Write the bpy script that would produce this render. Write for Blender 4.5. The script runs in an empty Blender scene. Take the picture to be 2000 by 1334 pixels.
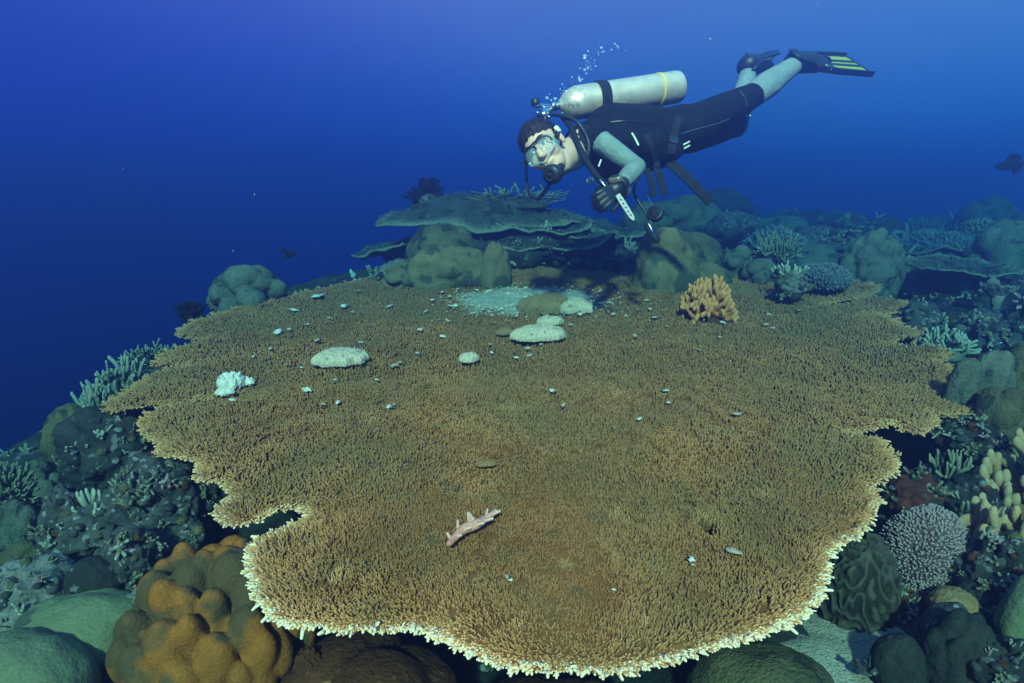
import bpy, math, random
import numpy as np
from mathutils import Vector, Matrix

SC = bpy.context.scene
COL = SC.collection
RNG = np.random.default_rng(7)
random.seed(7)

# ---------------------------------------------------------------- camera
FPX = 1192.0                      # focal length in photograph pixels (2000 wide)
CAM = np.array([0.0, 0.0, 1.5])
PITCH = math.radians(12.6)
cam_data = bpy.data.cameras.new('camera')
cam_data.sensor_width = 36.0
cam_data.lens = 36.0 * FPX / 2000.0
cam_data.clip_start = 0.02
cam_data.clip_end = 300.0
cam = bpy.data.objects.new('camera', cam_data)
COL.objects.link(cam)
cam.location = CAM
cam.rotation_euler = (math.pi / 2 - PITCH, 0, 0)
SC.camera = cam

# ---------------------------------------------------------------- open water seen past the reef (world)
world = bpy.data.worlds.new('World')
SC.world = world
world.use_nodes = True
wn, wl = world.node_tree.nodes, world.node_tree.links
wn.clear()
w_out = wn.new('ShaderNodeOutputWorld')
w_bg = wn.new('ShaderNodeBackground')
w_tc = wn.new('ShaderNodeTexCoord')
w_dot = wn.new('ShaderNodeVectorMath'); w_dot.operation = 'DOT_PRODUCT'
bd = Vector((0.42, 0.12, 0.90)).normalized()      # where the surface glow is centred
w_dot.inputs[1].default_value = bd
w_map = wn.new('ShaderNodeMapRange')
w_map.inputs['From Min'].default_value = -1.0
w_map.inputs['From Max'].default_value = 1.0
w_ramp = wn.new('ShaderNodeValToRGB')
cr = w_ramp.color_ramp
cr.elements[0].position = 0.0;  cr.elements[0].color = (0.0004, 0.0010, 0.012, 1)
cr.elements[1].position = 1.0;  cr.elements[1].color = (0.110, 0.200, 0.380, 1)
for pos, c in ((0.28, (0.0015, 0.0016, 0.036, 1)), (0.385, (0.0060, 0.0036, 0.118, 1)),
               (0.52, (0.0180, 0.0155, 0.108, 1)), (0.60, (0.0420, 0.0280, 0.126, 1)), (0.67, (0.0700, 0.0480, 0.138, 1)),
               (0.78, (0.0680, 0.0620, 0.138, 1)), (0.90, (0.080, 0.130, 0.28, 1))):
    e = cr.elements.new(pos); e.color = c
wl.new(w_tc.outputs['Generated'], w_dot.inputs[0])
wl.new(w_dot.outputs['Value'], w_map.inputs['Value'])
wl.new(w_map.outputs['Result'], w_ramp.inputs['Fac'])
wl.new(w_ramp.outputs['Color'], w_bg.inputs['Color'])
w_bg.inputs['Strength'].default_value = 1.0
wl.new(w_bg.outputs['Background'], w_out.inputs['Surface'])

# ---------------------------------------------------------------- sun
sun_d = bpy.data.lights.new('sun', 'SUN')
sun_d.energy = 5.0
sun_d.angle = math.radians(3.0)
sun_d.color = (1.0, 0.52, 0.34)
sun = bpy.data.objects.new('sun', sun_d)
COL.objects.link(sun)
TO_SUN = Vector((-0.06, -0.81, 0.58)).normalized()
sun.rotation_euler = TO_SUN.to_track_quat('Z', 'Y').to_euler()
sun.location = (0.5, -3.0, 8.0)

# ---------------------------------------------------------------- exposure and render settings
SC.view_settings.view_transform = 'Standard'
SC.view_settings.look = 'None'
SC.view_settings.exposure = 2.3
SC.view_settings.gamma = 1.0
SC.view_settings.use_curve_mapping = False
SC.cycles.use_denoising = True
SC.cycles.volume_bounces = 0
SC.cycles.max_bounces = 6
SC.cycles.diffuse_bounces = 2
SC.cycles.glossy_bounces = 2
SC.cycles.transmission_bounces = 6
SC.cycles.transparent_max_bounces = 8

WATER_DENSITY = 0.60
WATER_SCATTER = (0.070, 0.090, 0.235)
WATER_ABSORB = (0.022, 0.60, 0.94)

# ---------------------------------------------------------------- picture geometry helpers
CP, SP = math.cos(PITCH), math.sin(PITCH)
AX_R = np.array([1.0, 0, 0]); AX_F = np.array([0, CP, -SP]); AX_U = np.array([0, SP, CP])
def at(px, py, dep):
    """world point seen at photograph pixel (px, py), dep metres along the view axis"""
    return CAM + dep * (AX_F + AX_R * ((px - 1000) / FPX) + AX_U * ((667 - py) / FPX))
def ray(px, py):
    return AX_F + AX_R * ((px - 1000) / FPX) + AX_U * ((667 - py) / FPX)
def m(npx, dep):
    return npx * dep / FPX

# ---------------------------------------------------------------- numpy noise
def vnoise(p, seed=0):
    i = np.floor(p).astype(np.int64); f = p - i; u = f * f * (3 - 2 * f)
    def h(a, b, c):
        n = (a * 374761393 + b * 668265263 + c * 1442695041 + seed * 974711) & 0xffffffff
        n = ((n ^ (n >> 13)) * 1274126177) & 0xffffffff
        return ((n ^ (n >> 16)) & 0xffffffff) / 4294967295.0
    x, y, z = i[:, 0], i[:, 1], i[:, 2]
    r = 0
    for dx in (0, 1):
        wx = u[:, 0] if dx else 1 - u[:, 0]
        for dy in (0, 1):
            wy = u[:, 1] if dy else 1 - u[:, 1]
            for dz in (0, 1):
                wz = u[:, 2] if dz else 1 - u[:, 2]
                r = r + wx * wy * wz * h(x + dx, y + dy, z + dz)
    return r * 2 - 1
def fbm(p, octv=4, seed=0, gain=0.5):
    p = np.asarray(p, float); a = 1.0; s = 0; t = 0
    for o in range(octv):
        s = s + a * vnoise(p * (2.03 ** o) + 17.3 * o, seed + o * 13); t += a; a *= gain
    return s / t
def fbm2(x, y, octv=4, seed=0, gain=0.5):
    x = np.asarray(x, float); sh = x.shape
    p = np.stack([x.ravel(), np.asarray(y, float).ravel(), np.zeros(x.size)], 1)
    return fbm(p, octv, seed, gain).reshape(sh)
def sstep(a, b, x):
    t = np.clip((x - a) / (b - a), 0, 1); return t * t * (3 - 2 * t)
def unit(v):
    v = np.asarray(v, float); return v / np.maximum(np.linalg.norm(v, axis=-1, keepdims=True), 1e-9)

# ---------------------------------------------------------------- mesh helpers
class Geo:
    """collects vertices, faces (tris and quads), one float attribute and a material index per face"""
    def __init__(s): s.V = []; s.F3 = []; s.F4 = []; s.A = []; s.M3 = []; s.M4 = []; s.n = 0
    def add(s, V, F, tip=0.0, mi=0):
        V = np.asarray(V, float).reshape(-1, 3)
        F = np.asarray(F, int)
        s.V.append(V); s.A.append(np.broadcast_to(np.asarray(tip, float), (len(V),)).copy())
        if F.shape[1] == 3: s.F3.append(F + s.n); s.M3.append(np.full(len(F), mi))
        else: s.F4.append(F + s.n); s.M4.append(np.full(len(F), mi))
        s.n += len(V); return s
    def add2(s, V, F3, F4, tip=0.0, mi=0):
        b = s.n
        if len(F4): s.add(V, F4, tip, mi)
        else: s.add(V, np.zeros((0, 4), int), tip, mi)
        if len(F3): s.F3.append(np.asarray(F3, int) + b); s.M3.append(np.full(len(F3), mi))
        return s
    def arrays(s):
        V = np.concatenate(s.V) if s.V else np.zeros((0, 3))
        A = np.concatenate(s.A) if s.A else np.zeros(0)
        return V, A
    def mesh(s, name, mats, smooth=True):
        V, A = s.arrays()
        F3 = np.concatenate(s.F3) if s.F3 else np.zeros((0, 3), int)
        F4 = np.concatenate(s.F4) if s.F4 else np.zeros((0, 4), int)
        M = np.concatenate(([np.concatenate(s.M3)] if s.M3 else []) + ([np.concatenate(s.M4)] if s.M4 else [])) if (s.M3 or s.M4) else np.zeros(0)
        me = bpy.data.meshes.new(name)
        me.vertices.add(len(V)); me.vertices.foreach_set('co', V.astype(np.float32).ravel())
        nl = F3.size + F4.size
        me.loops.add(nl)
        me.loops.foreach_set('vertex_index', np.concatenate([F3.ravel(), F4.ravel()]).astype(np.int32))
        npoly = len(F3) + len(F4)
        me.polygons.add(npoly)
        st = np.concatenate([np.arange(len(F3)) * 3, F3.size + np.arange(len(F4)) * 4]).astype(np.int32)
        me.polygons.foreach_set('loop_start', st)
        me.polygons.foreach_set('material_index', M.astype(np.int32))
        me.polygons.foreach_set('use_smooth', np.full(npoly, smooth))
        a = me.attributes.new('tip', 'FLOAT', 'POINT'); a.data.foreach_set('value', A.astype(np.float32))
        for mt in (mats if isinstance(mats, (list, tuple)) else [mats]): me.materials.append(mt)
        me.update(calc_edges=True); me.validate()
        return me

def link(name, me, parent=None, loc=None):
    o = bpy.data.objects.new(name, me); COL.objects.link(o)
    if loc is not None: o.location = loc
    if parent is not None: o.parent = parent
    return o
def tag(o, label=None, cat=None, group=None, kind=None):
    if label: o['label'] = label
    if cat: o['category'] = cat
    if group: o['group'] = group
    if kind: o['kind'] = kind
    return o
def thing(name, label, cat, loc=(0, 0, 0), group=None):
    o = link(name, None, None, loc); o.empty_display_size = 0.05
    return tag(o, label, cat, group)

# icosphere directions, made once per level
_ICO = {}
def ico(level):
    if level in _ICO: return _ICO[level]
    import bmesh
    bm = bmesh.new(); bmesh.ops.create_icosphere(bm, subdivisions=level, radius=1.0)
    bm.verts.ensure_lookup_table()
    V = np.array([v.co[:] for v in bm.verts]); F = np.array([[v.index for v in f.verts] for f in bm.faces])
    bm.free(); _ICO[level] = (unit(V), F); return _ICO[level]

def frame_of(D):
    """two unit vectors square to each direction"""
    D = np.asarray(D, float)
    h = np.where(np.abs(D[:, 2:3]) < 0.9, np.array([[0, 0, 1.0]]), np.array([[1.0, 0, 0]]))
    a = unit(np.cross(h, D)); b = np.cross(D, a); return a, b

def prongs(g, B, D, L, R, k=4, tip=(0.0, 1.0), bend=0.0, taper=0.55, mi=0, edge=None):
    """many small tapered branchlets at once: base B, direction D, length L, base radius R"""
    N = len(B)
    if N == 0: return
    D = unit(D); a, b = frame_of(D)
    L = np.broadcast_to(L, (N,))[:, None]; R = np.broadcast_to(R, (N,))[:, None]
    ang = np.arange(k) * 2 * math.pi / k
    rings = []
    for (t, rr) in ((0.0, 1.0), (0.84, taper)):
        c = B + D * L * t
        rings.append(np.stack([c + (a * math.cos(x) + b * math.sin(x)) * R * rr for x in ang], 1))
    apex = (B + D * L)[:, None, :]
    V = np.concatenate(rings + [apex], 1).reshape(-1, 3)
    s = 2 * k + 1
    base = (np.arange(N) * s)[:, None]
    i = np.arange(k); j = (i + 1) % k
    q = np.stack([i, j, j + k, i + k], 1)
    t3 = np.stack([i + k, j + k, np.full(k, 2 * k)], 1)
    F4 = (base[:, :, None] + q[None]).reshape(-1, 4)
    F3 = (base[:, :, None] + t3[None]).reshape(-1, 3)
    e = np.zeros((N, 1)) if edge is None else edge[:, None]
    prof = np.concatenate([np.full(k, 0.0), np.full(k, 0.65), [1.0]])[None]
    A = (tip[0] + (tip[1] - tip[0]) * prof + e * (0.35 + 0.65 * prof)).ravel()
    g.add2(V, F3, F4, np.broadcast_to(A, (len(V),)), mi)

def tube(g, P, R, k=8, cap=True, tip=(0, 0), mi=0):
    """swept tube through points P with radii R and rounded ends"""
    P = np.asarray(P, float); R = np.broadcast_to(np.asarray(R, float), (len(P),)).copy()
    T = np.gradient(P, axis=0) if len(P) > 2 else np.repeat((P[1] - P[0])[None], 2, 0)
    T = unit(T)
    a = np.cross(T[0], [0, 0, 1.0]);
    if np.linalg.norm(a) < 0.15: a = np.cross(T[0], [1.0, 0, 0])
    a = unit(a); rows = []; tv = []
    tt = np.linspace(tip[0], tip[1], len(P))
    ang = np.arange(k) * 2 * math.pi / k
    def ring(c, t, r, v):
        nonlocal a
        a = unit(a - t * np.dot(a, t)); b = np.cross(t, a)
        rows.append(c + r * (np.cos(ang)[:, None] * a + np.sin(ang)[:, None] * b)); tv.append(np.full(k, v))
    if cap:
        for q in (0.97, 0.6): ring(P[0] - T[0] * R[0] * q * 0.9, T[0], R[0] * math.sqrt(1 - q * q), tt[0])
    for i in range(len(P)): ring(P[i], T[i], R[i], tt[i])
    if cap:
        for q in (0.5, 0.85, 0.99): ring(P[-1] + T[-1] * R[-1] * q, T[-1], R[-1] * math.sqrt(1 - q * q), tt[-1])
    n = len(rows)
    V = np.concatenate(rows); A = np.concatenate(tv)
    i = np.arange(k); j = (i + 1) % k
    F = np.concatenate([np.stack([r * k + i, r * k + j, (r + 1) * k + j, (r + 1) * k + i], 1) for r in range(n - 1)])
    g.add(V, F, A, mi)
    c0 = g.n
    g.add(np.array([rows[0].mean(0), rows[-1].mean(0)]), np.zeros((0, 3), int), [A[0], A[-1]], mi)
    b0 = c0 - n * k
    g.F3.append(np.stack([b0 + j, b0 + i, np.full(k, c0)], 1)); g.M3.append(np.full(k, mi))
    b1 = b0 + (n - 1) * k
    g.F3.append(np.stack([b1 + i, b1 + j, np.full(k, c0 + 1)], 1)); g.M3.append(np.full(k, mi))

def smooth_path(P, n=6):
    """Catmull-Rom through the points"""
    P = np.asarray(P, float); Q = np.concatenate([[2 * P[0] - P[1]], P, [2 * P[-1] - P[-2]]]); out = []
    for i in range(1, len(Q) - 2):
        for t in np.linspace(0, 1, n, endpoint=False):
            p0, p1, p2, p3 = Q[i - 1], Q[i], Q[i + 1], Q[i + 2]
            out.append(0.5 * (2 * p1 + (p2 - p0) * t + (2 * p0 - 5 * p1 + 4 * p2 - p3) * t * t + (3 * p1 - p0 - 3 * p2 + p3) * t ** 3))
    out.append(Q[-2]); return np.array(out)

# ---------------------------------------------------------------- materials
def hexc(r, g, b): return (r, g, b, 1.0)
MATS = {}
def coral_mat(name, lo, hi, tipc=None, scale=14.0, bump=0.25, bscale=90.0, rough=0.85, spots=None, spot_scale=40.0, spot_at=0.62, fine=0.22, polyp=0.0, rimc=None, algae=None):
    """two-tone mottled skin, pale growing tips from the 'tip' attribute, fine relief"""
    mt = bpy.data.materials.new(name); mt.use_nodes = True
    n, l = mt.node_tree.nodes, mt.node_tree.links
    bs = n['Principled BSDF']; bs.inputs['Roughness'].default_value = rough
    bs.inputs['Specular IOR Level'].default_value = 0.12
    tc = n.new('ShaderNodeTexCoord')
    nz = n.new('ShaderNodeTexNoise'); nz.inputs['Scale'].default_value = scale; nz.inputs['Detail'].default_value = 6; nz.inputs['Roughness'].default_value = 0.65
    l.new(tc.outputs['Object'], nz.inputs['Vector'])
    rp = n.new('ShaderNodeValToRGB'); rp.color_ramp.elements[0].position = 0.32; rp.color_ramp.elements[1].position = 0.68
    rp.color_ramp.elements[0].color = hexc(*lo); rp.color_ramp.elements[1].color = hexc(*hi)
    l.new(nz.outputs['Fac'], rp.inputs['Fac']); col = rp.outputs['Color']
    if spots:
        vz = n.new('ShaderNodeTexNoise'); vz.inputs['Scale'].default_value = spot_scale; vz.inputs['Detail'].default_value = 3
        l.new(tc.outputs['Object'], vz.inputs['Vector'])
        sr = n.new('ShaderNodeValToRGB'); sr.color_ramp.elements[0].position = spot_at; sr.color_ramp.elements[1].position = spot_at + 0.06
        l.new(vz.outputs['Fac'], sr.inputs['Fac'])
        mx = n.new('ShaderNodeMix'); mx.data_type = 'RGBA'
        l.new(sr.outputs['Color'], mx.inputs['Factor']); l.new(col, mx.inputs['A']); mx.inputs['B'].default_value = hexc(*spots)
        col = mx.outputs['Result']
    if fine:
        wz = n.new('ShaderNodeTexNoise'); wz.inputs['Scale'].default_value = 260; wz.inputs['Detail'].default_value = 2
        l.new(tc.outputs['Object'], wz.inputs['Vector'])
        mr = n.new('ShaderNodeMapRange'); mr.inputs['From Min'].default_value = 0.3; mr.inputs['From Max'].default_value = 0.7
        mr.inputs['To Min'].default_value = 1 - fine; mr.inputs['To Max'].default_value = 1 + fine
        l.new(wz.outputs['Fac'], mr.inputs['Value'])
        mu = n.new('ShaderNodeVectorMath'); mu.operation = 'SCALE'
        l.new(col, mu.inputs[0]); l.new(mr.outputs['Result'], mu.inputs['Scale']); col = mu.outputs['Vector']
    if tipc:
        at_ = n.new('ShaderNodeAttribute'); at_.attribute_name = 'tip'
        mx = n.new('ShaderNodeMix'); mx.data_type = 'RGBA'; mx.clamp_factor = True
        l.new(at_.outputs['Fac'], mx.inputs['Factor']); l.new(col, mx.inputs['A']); mx.inputs['B'].default_value = hexc(*tipc)
        col = mx.outputs['Result']
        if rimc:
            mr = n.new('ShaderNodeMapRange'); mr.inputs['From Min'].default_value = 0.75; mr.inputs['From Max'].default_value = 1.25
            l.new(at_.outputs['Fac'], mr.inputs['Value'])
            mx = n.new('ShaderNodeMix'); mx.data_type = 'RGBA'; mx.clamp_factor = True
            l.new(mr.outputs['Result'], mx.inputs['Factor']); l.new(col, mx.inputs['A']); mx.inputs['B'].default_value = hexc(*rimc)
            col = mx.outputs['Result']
    if algae:      # patches of turf algae, anywhere on the plate
        az = n.new('ShaderNodeTexNoise'); az.inputs['Scale'].default_value = 2.6; az.inputs['Detail'].default_value = 5
        l.new(tc.outputs['Object'], az.inputs['Vector'])
        ar = n.new('ShaderNodeMapRange'); ar.inputs['From Min'].default_value = 0.40; ar.inputs['From Max'].default_value = 0.72; ar.inputs['To Max'].default_value = 0.6
        l.new(az.outputs['Fac'], ar.inputs['Value'])
        mx = n.new('ShaderNodeMix'); mx.data_type = 'RGBA'; l.new(ar.outputs['Result'], mx.inputs['Factor']); l.new(col, mx.inputs['A']); mx.inputs['B'].default_value = hexc(*algae)
        col = mx.outputs['Result']
    l.new(col, bs.inputs['Base Color'])
    if bump:
        bz = n.new('ShaderNodeTexNoise'); bz.inputs['Scale'].default_value = bscale; bz.inputs['Detail'].default_value = 4
        l.new(tc.outputs['Object'], bz.inputs['Vector'])
        bp = n.new('ShaderNodeBump'); bp.inputs['Strength'].default_value = bump; bp.inputs['Distance'].default_value = 0.01
        if polyp:
            pv = n.new('ShaderNodeTexVoronoi'); pv.inputs['Scale'].default_value = 130; l.new(tc.outputs['Object'], pv.inputs['Vector'])
            b2 = n.new('ShaderNodeBump'); b2.inputs['Strength'].default_value = polyp; b2.inputs['Distance'].default_value = 0.006
            l.new(pv.outputs['Distance'], b2.inputs['Height']); l.new(b2.outputs['Normal'], bp.inputs['Normal'])
        l.new(bz.outputs['Fac'], bp.inputs['Height']); l.new(bp.outputs['Normal'], bs.inputs['Normal'])
    MATS[name] = mt; return mt
def plain_mat(name, c, rough=0.5, metal=0.0, spec=0.4, vary=0.12, vscale=25.0, bump=0.0, bscale=200.0):
    mt = bpy.data.materials.new(name); mt.use_nodes = True
    n, l = mt.node_tree.nodes, mt.node_tree.links
    bs = n['Principled BSDF']; bs.inputs['Roughness'].default_value = rough
    bs.inputs['Metallic'].default_value = metal; bs.inputs['Specular IOR Level'].default_value = spec
    tc = n.new('ShaderNodeTexCoord'); nz = n.new('ShaderNodeTexNoise'); nz.inputs['Scale'].default_value = vscale; nz.inputs['Detail'].default_value = 5
    l.new(tc.outputs['Object'], nz.inputs['Vector'])
    rp = n.new('ShaderNodeValToRGB')
    rp.color_ramp.elements[0].position = 0.3; rp.color_ramp.elements[1].position = 0.7
    rp.color_ramp.elements[0].color = hexc(*[x * (1 - vary) for x in c]); rp.color_ramp.elements[1].color = hexc(*[min(1, x * (1 + vary)) for x in c])
    l.new(nz.outputs['Fac'], rp.inputs['Fac']); l.new(rp.outputs['Color'], bs.inputs['Base Color'])
    if bump:
        bz = n.new('ShaderNodeTexNoise'); bz.inputs['Scale'].default_value = bscale; bz.inputs['Detail'].default_value = 3
        l.new(tc.outputs['Object'], bz.inputs['Vector'])
        bp = n.new('ShaderNodeBump'); bp.inputs['Strength'].default_value = bump; bp.inputs['Distance'].default_value = 0.01
        l.new(bz.outputs['Fac'], bp.inputs['Height']); l.new(bp.outputs['Normal'], bs.inputs['Normal'])
    MATS[name] = mt; return mt

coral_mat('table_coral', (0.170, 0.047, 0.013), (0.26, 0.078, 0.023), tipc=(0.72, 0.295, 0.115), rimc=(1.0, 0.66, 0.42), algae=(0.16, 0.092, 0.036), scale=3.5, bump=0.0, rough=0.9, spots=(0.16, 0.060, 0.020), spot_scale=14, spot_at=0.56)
coral_mat('orange_mound', (0.22, 0.060, 0.009), (0.36, 0.098, 0.013), scale=5, bump=0.25, bscale=120, polyp=0.25, spots=(0.080, 0.042, 0.016), spot_scale=5, spot_at=0.47)
coral_mat('olive_mound', (0.060, 0.042, 0.018), (0.12, 0.085, 0.038), scale=8, bump=0.6, bscale=70, polyp=0.5, spots=(0.030, 0.026, 0.016), spot_scale=11, spot_at=0.56)
coral_mat('pale_green', (0.098, 0.092, 0.044), (0.17, 0.160, 0.080), scale=5, bump=0.30, bscale=40, polyp=0.2, spots=(0.062, 0.054, 0.034), spot_scale=9, spot_at=0.55)
coral_mat('green_grey', (0.060, 0.052, 0.034), (0.12, 0.10, 0.068), tipc=(0.26, 0.22, 0.16), scale=10, bump=0.7, bscale=60, polyp=0.5, spots=(0.032, 0.030, 0.022), spot_scale=14, spot_at=0.58)
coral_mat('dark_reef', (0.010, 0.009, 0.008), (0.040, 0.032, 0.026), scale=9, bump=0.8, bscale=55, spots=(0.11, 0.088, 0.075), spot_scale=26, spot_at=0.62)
coral_mat('grey_rock', (0.018, 0.016, 0.015), (0.085, 0.068, 0.060), scale=13, bump=0.9, bscale=60, spots=(0.22, 0.165, 0.150), spot_scale=48, spot_at=0.60, fine=0.35)
coral_mat('pale_rock', (0.080, 0.064, 0.052), (0.20, 0.155, 0.125), scale=16, bump=0.8, bscale=70, spots=(0.022, 0.020, 0.018), spot_scale=34, spot_at=0.58, fine=0.3)
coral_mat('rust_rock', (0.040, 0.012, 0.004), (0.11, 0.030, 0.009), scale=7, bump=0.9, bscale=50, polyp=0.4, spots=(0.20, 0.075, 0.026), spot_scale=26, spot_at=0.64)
coral_mat('bush_brown', (0.028, 0.022, 0.013), (0.070, 0.052, 0.030), tipc=(0.24, 0.19, 0.11), scale=10, bump=0.3)
coral_mat('bush_pink', (0.050, 0.022, 0.020), (0.13, 0.058, 0.055), tipc=(0.40, 0.24, 0.22), scale=8, bump=0.0)
coral_mat('bush_blue', (0.026, 0.026, 0.028), (0.060, 0.056, 0.060), tipc=(0.17, 0.15, 0.155), scale=8, bump=0.0)
coral_mat('finger_orange', (0.30, 0.058, 0.009), (0.50, 0.100, 0.016), tipc=(0.66, 0.22, 0.075), scale=18, bump=0.4, bscale=220)
coral_mat('finger_tan', (0.16, 0.056, 0.018), (0.28, 0.105, 0.036), tipc=(0.40, 0.225, 0.115), scale=14, bump=0.4, bscale=200)
coral_mat('pale_finger', (0.075, 0.064, 0.040), (0.15, 0.125, 0.080), tipc=(0.34, 0.28, 0.20), scale=14, bump=0.3)
coral_mat('plate_green', (0.024, 0.023, 0.017), (0.060, 0.053, 0.037), tipc=(0.15, 0.128, 0.09), scale=6, bump=0.5, bscale=50, spots=(0.020, 0.019, 0.015), spot_scale=9, spot_at=0.54)
coral_mat('fold_olive', (0.105, 0.062, 0.026), (0.185, 0.112, 0.050), tipc=(0.26, 0.21, 0.14), scale=8, bump=0.5, bscale=60, spots=(0.050, 0.040, 0.022), spot_scale=7, spot_at=0.52)
coral_mat('brain_dark', (0.014, 0.010, 0.006), (0.034, 0.024, 0.014), tipc=(0.070, 0.050, 0.032), scale=10, bump=0.3)
coral_mat('sponge_red', (0.055, 0.012, 0.008), (0.11, 0.024, 0.015), scale=14, bump=0.5, bscale=80)
coral_mat('white_coral', (0.44, 0.26, 0.175), (0.62, 0.38, 0.26), tipc=(0.70, 0.46, 0.32), scale=20, bump=0.5, bscale=130, spots=(0.30, 0.18, 0.11), spot_scale=30, spot_at=0.60)
coral_mat('bone_white', (0.55, 0.40, 0.32), (0.75, 0.56, 0.45), scale=20, bump=0.4, bscale=160)
coral_mat('pink_dead', (0.42, 0.10, 0.065), (0.66, 0.22, 0.155), tipc=(0.74, 0.36, 0.26), scale=40, bump=0.4)
coral_mat('sand', (0.26, 0.185, 0.135), (0.40, 0.29, 0.215), scale=30, bump=0.6, bscale=160, rough=0.95, spots=(0.15, 0.11, 0.08), spot_scale=90, spot_at=0.6)
coral_mat('tan_stone', (0.19, 0.090, 0.038), (0.30, 0.15, 0.068), scale=14, bump=0.4)
coral_mat('dark_dome', (0.012, 0.011, 0.008), (0.034, 0.029, 0.021), scale=20, bump=0.7, bscale=60)
coral_mat('crinoid', (0.004, 0.003, 0.004), (0.010, 0.008, 0.010), scale=20, bump=0.0)
coral_mat('reef_floor', (0.009, 0.008, 0.007), (0.046, 0.038, 0.031), scale=5, bump=1.0, bscale=26, spots=(0.12, 0.095, 0.082), spot_scale=15, spot_at=0.62, fine=0.4)

# ================================================================ the table coral's surface
TK = 0.122
def t_plane(x, y): return 0.70 + TK * (y - 0.9)
def t_und(x, y):
    x = np.asarray(x, float); y = np.asarray(y, float)
    z = 0.030 * fbm2(x * 1.3 + 5, y * 1.3, 3, 3) + 0.010 * fbm2(x * 5, y * 5, 3, 4)
    w_ = fbm2(x * .9 + 2, y * .9 + 7, 3, 44) * 3.0 + np.hypot(x - .2, y - 2.6) * 2.6; w_ = w_ - np.floor(w_); z = z + 0.009 * w_ ** 1.5 * (1 - sstep(.80, 1.0, w_))      # overlapping growth tiers
    z = z + 0.045 * np.exp(-((x - 0.35) ** 2 / 0.55 + (y - 2.15) ** 2 / 0.35))
    z = z - 0.045 * np.exp(-((x - 0.05) ** 2 / 0.20 + (y - 3.3) ** 2 / 0.06))
    return z
def TZ(x, y): return t_plane(x, y) + t_und(x, y)
def ray_plane(px, py):
    r = ray(px, py); t = (0.8 + 0.9 * TK) / (TK * r[1] - r[2]); return CAM + t * r
UGX0, UGY0, UGS = -2.4, 0.3, 0.02
_ux = np.arange(UGX0, 3.2, UGS); _uy = np.arange(UGY0, 5.2, UGS)
UG = t_und(*np.meshgrid(_ux, _uy, indexing='ij'))
def u_fast(x, y):
    i = min(max((x - UGX0) / UGS, 0), len(_ux) - 1.01); j = min(max((y - UGY0) / UGS, 0), len(_uy) - 1.01)
    a, b = int(i), int(j); f, h = i - a, j - b
    return float(UG[a, b] * (1 - f) * (1 - h) + UG[a + 1, b] * f * (1 - h) + UG[a, b + 1] * (1 - f) * h + UG[a + 1, b + 1] * f * h)
def on_table(px, py):
    r = ray(px, py); p = ray_plane(px, py)
    for _ in range(6):
        u = u_fast(p[0], p[1])
        t = (0.8 + 0.9 * TK - u) / (TK * r[1] - r[2]); p = CAM + t * r
    return p
def depth_of(p): return float(np.dot(np.asarray(p) - CAM, AX_F))

OUTLINE_PX = [(612,1004),(585,1018),(545,1032),(512,1047),(494,1068),(489,1095),(499,1130),(514,1163),(532,1186),(552,1203),(585,1220),
 (625,1228),(670,1236),(715,1244),(760,1246),(800,1241),(840,1248),(868,1260),(888,1276),(930,1287),(980,1302),(1030,1311),
 (1080,1318),(1115,1312),(1155,1318),(1200,1315),(1245,1304),(1300,1291),(1350,1279),(1400,1263),(1450,1246),(1498,1232),
 (1538,1209),(1570,1185),(1594,1157),(1606,1128),(1612,1100),(1616,1075),(1622,1057),(1650,1044),(1680,1028),(1702,1004),
 (1711,982),(1705,962),(1690,946),(1715,942),(1738,930),(1748,914),(1738,895),(1722,877),(1702,862),(1640,853),(1700,846),
 (1722,836),(1748,840),(1760,850),(1790,856),(1812,849),(1819,834),(1812,820),(1850,820),(1878,810),(1887,795),(1882,776),
 (1864,759),(1785,757),(1860,750),(1865,735),(1850,719),(1820,709),(1846,700),(1851,691),(1838,683),(1800,680),(1765,677),
 (1740,668),(1775,660),(1793,654),(1785,646),(1758,635),(1735,622),(1720,614),(1772,610),(1778,600),(1755,586),(1720,581),
 (1690,585),(1640,594),(1600,590),(1690,579),(1718,566),(1692,556),(1660,552),(1600,557),(1500,548),(1440,545),(1300,542),
 (1240,540),(1100,530),(1000,530),(850,532),(760,538),(700,548),(640,562),(590,569),(545,578),(490,592),(440,608),(392,622),
 (362,640),(350,658),(410,664),(345,684),(318,706),(308,720),(385,717),(300,744),(258,774),(224,790),(215,798),(227,803),
 (270,801),(345,793),(450,776),(350,799),(300,810),(275,826),(290,836),(274,842),(300,852),(322,868),(312,880),(350,885),(385,890),(398,905),
 (386,923),(420,931),(447,930),(452,950),(464,970),(434,976),(428,992),(438,1013),(462,1016),(492,1006),(535,988),(580,982),(604,990)]
OUT0 = np.array([ray_plane(*p)[:2] for p in OUTLINE_PX])
def resample(P, step):
    Q = np.concatenate([P, P[:1]]); d = np.linalg.norm(np.diff(Q, axis=0), axis=1); s = np.concatenate([[0], np.cumsum(d)])
    n = max(8, int(s[-1] / step)); t = np.linspace(0, s[-1], n, endpoint=False)
    return np.stack([np.interp(t, s, Q[:, 0]), np.interp(t, s, Q[:, 1])], 1)
OUT = resample(OUT0, 0.012)
for _ in range(2): OUT = 0.5 * OUT + 0.25 * (np.roll(OUT, 1, 0) + np.roll(OUT, -1, 0))
tn = np.roll(OUT, -1, 0) - np.roll(OUT, 1, 0)
area2 = np.sum(OUT[:, 0] * np.roll(OUT[:, 1], -1) - np.roll(OUT[:, 0], -1) * OUT[:, 1])
ONRM = unit(np.stack([tn[:, 1], -tn[:, 0]], 1)) * (1 if area2 > 0 else -1)
OUT = OUT + ONRM * (0.010 * fbm2(OUT[:, 0] * 14, OUT[:, 1] * 14, 3, 9))[:, None]
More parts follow.
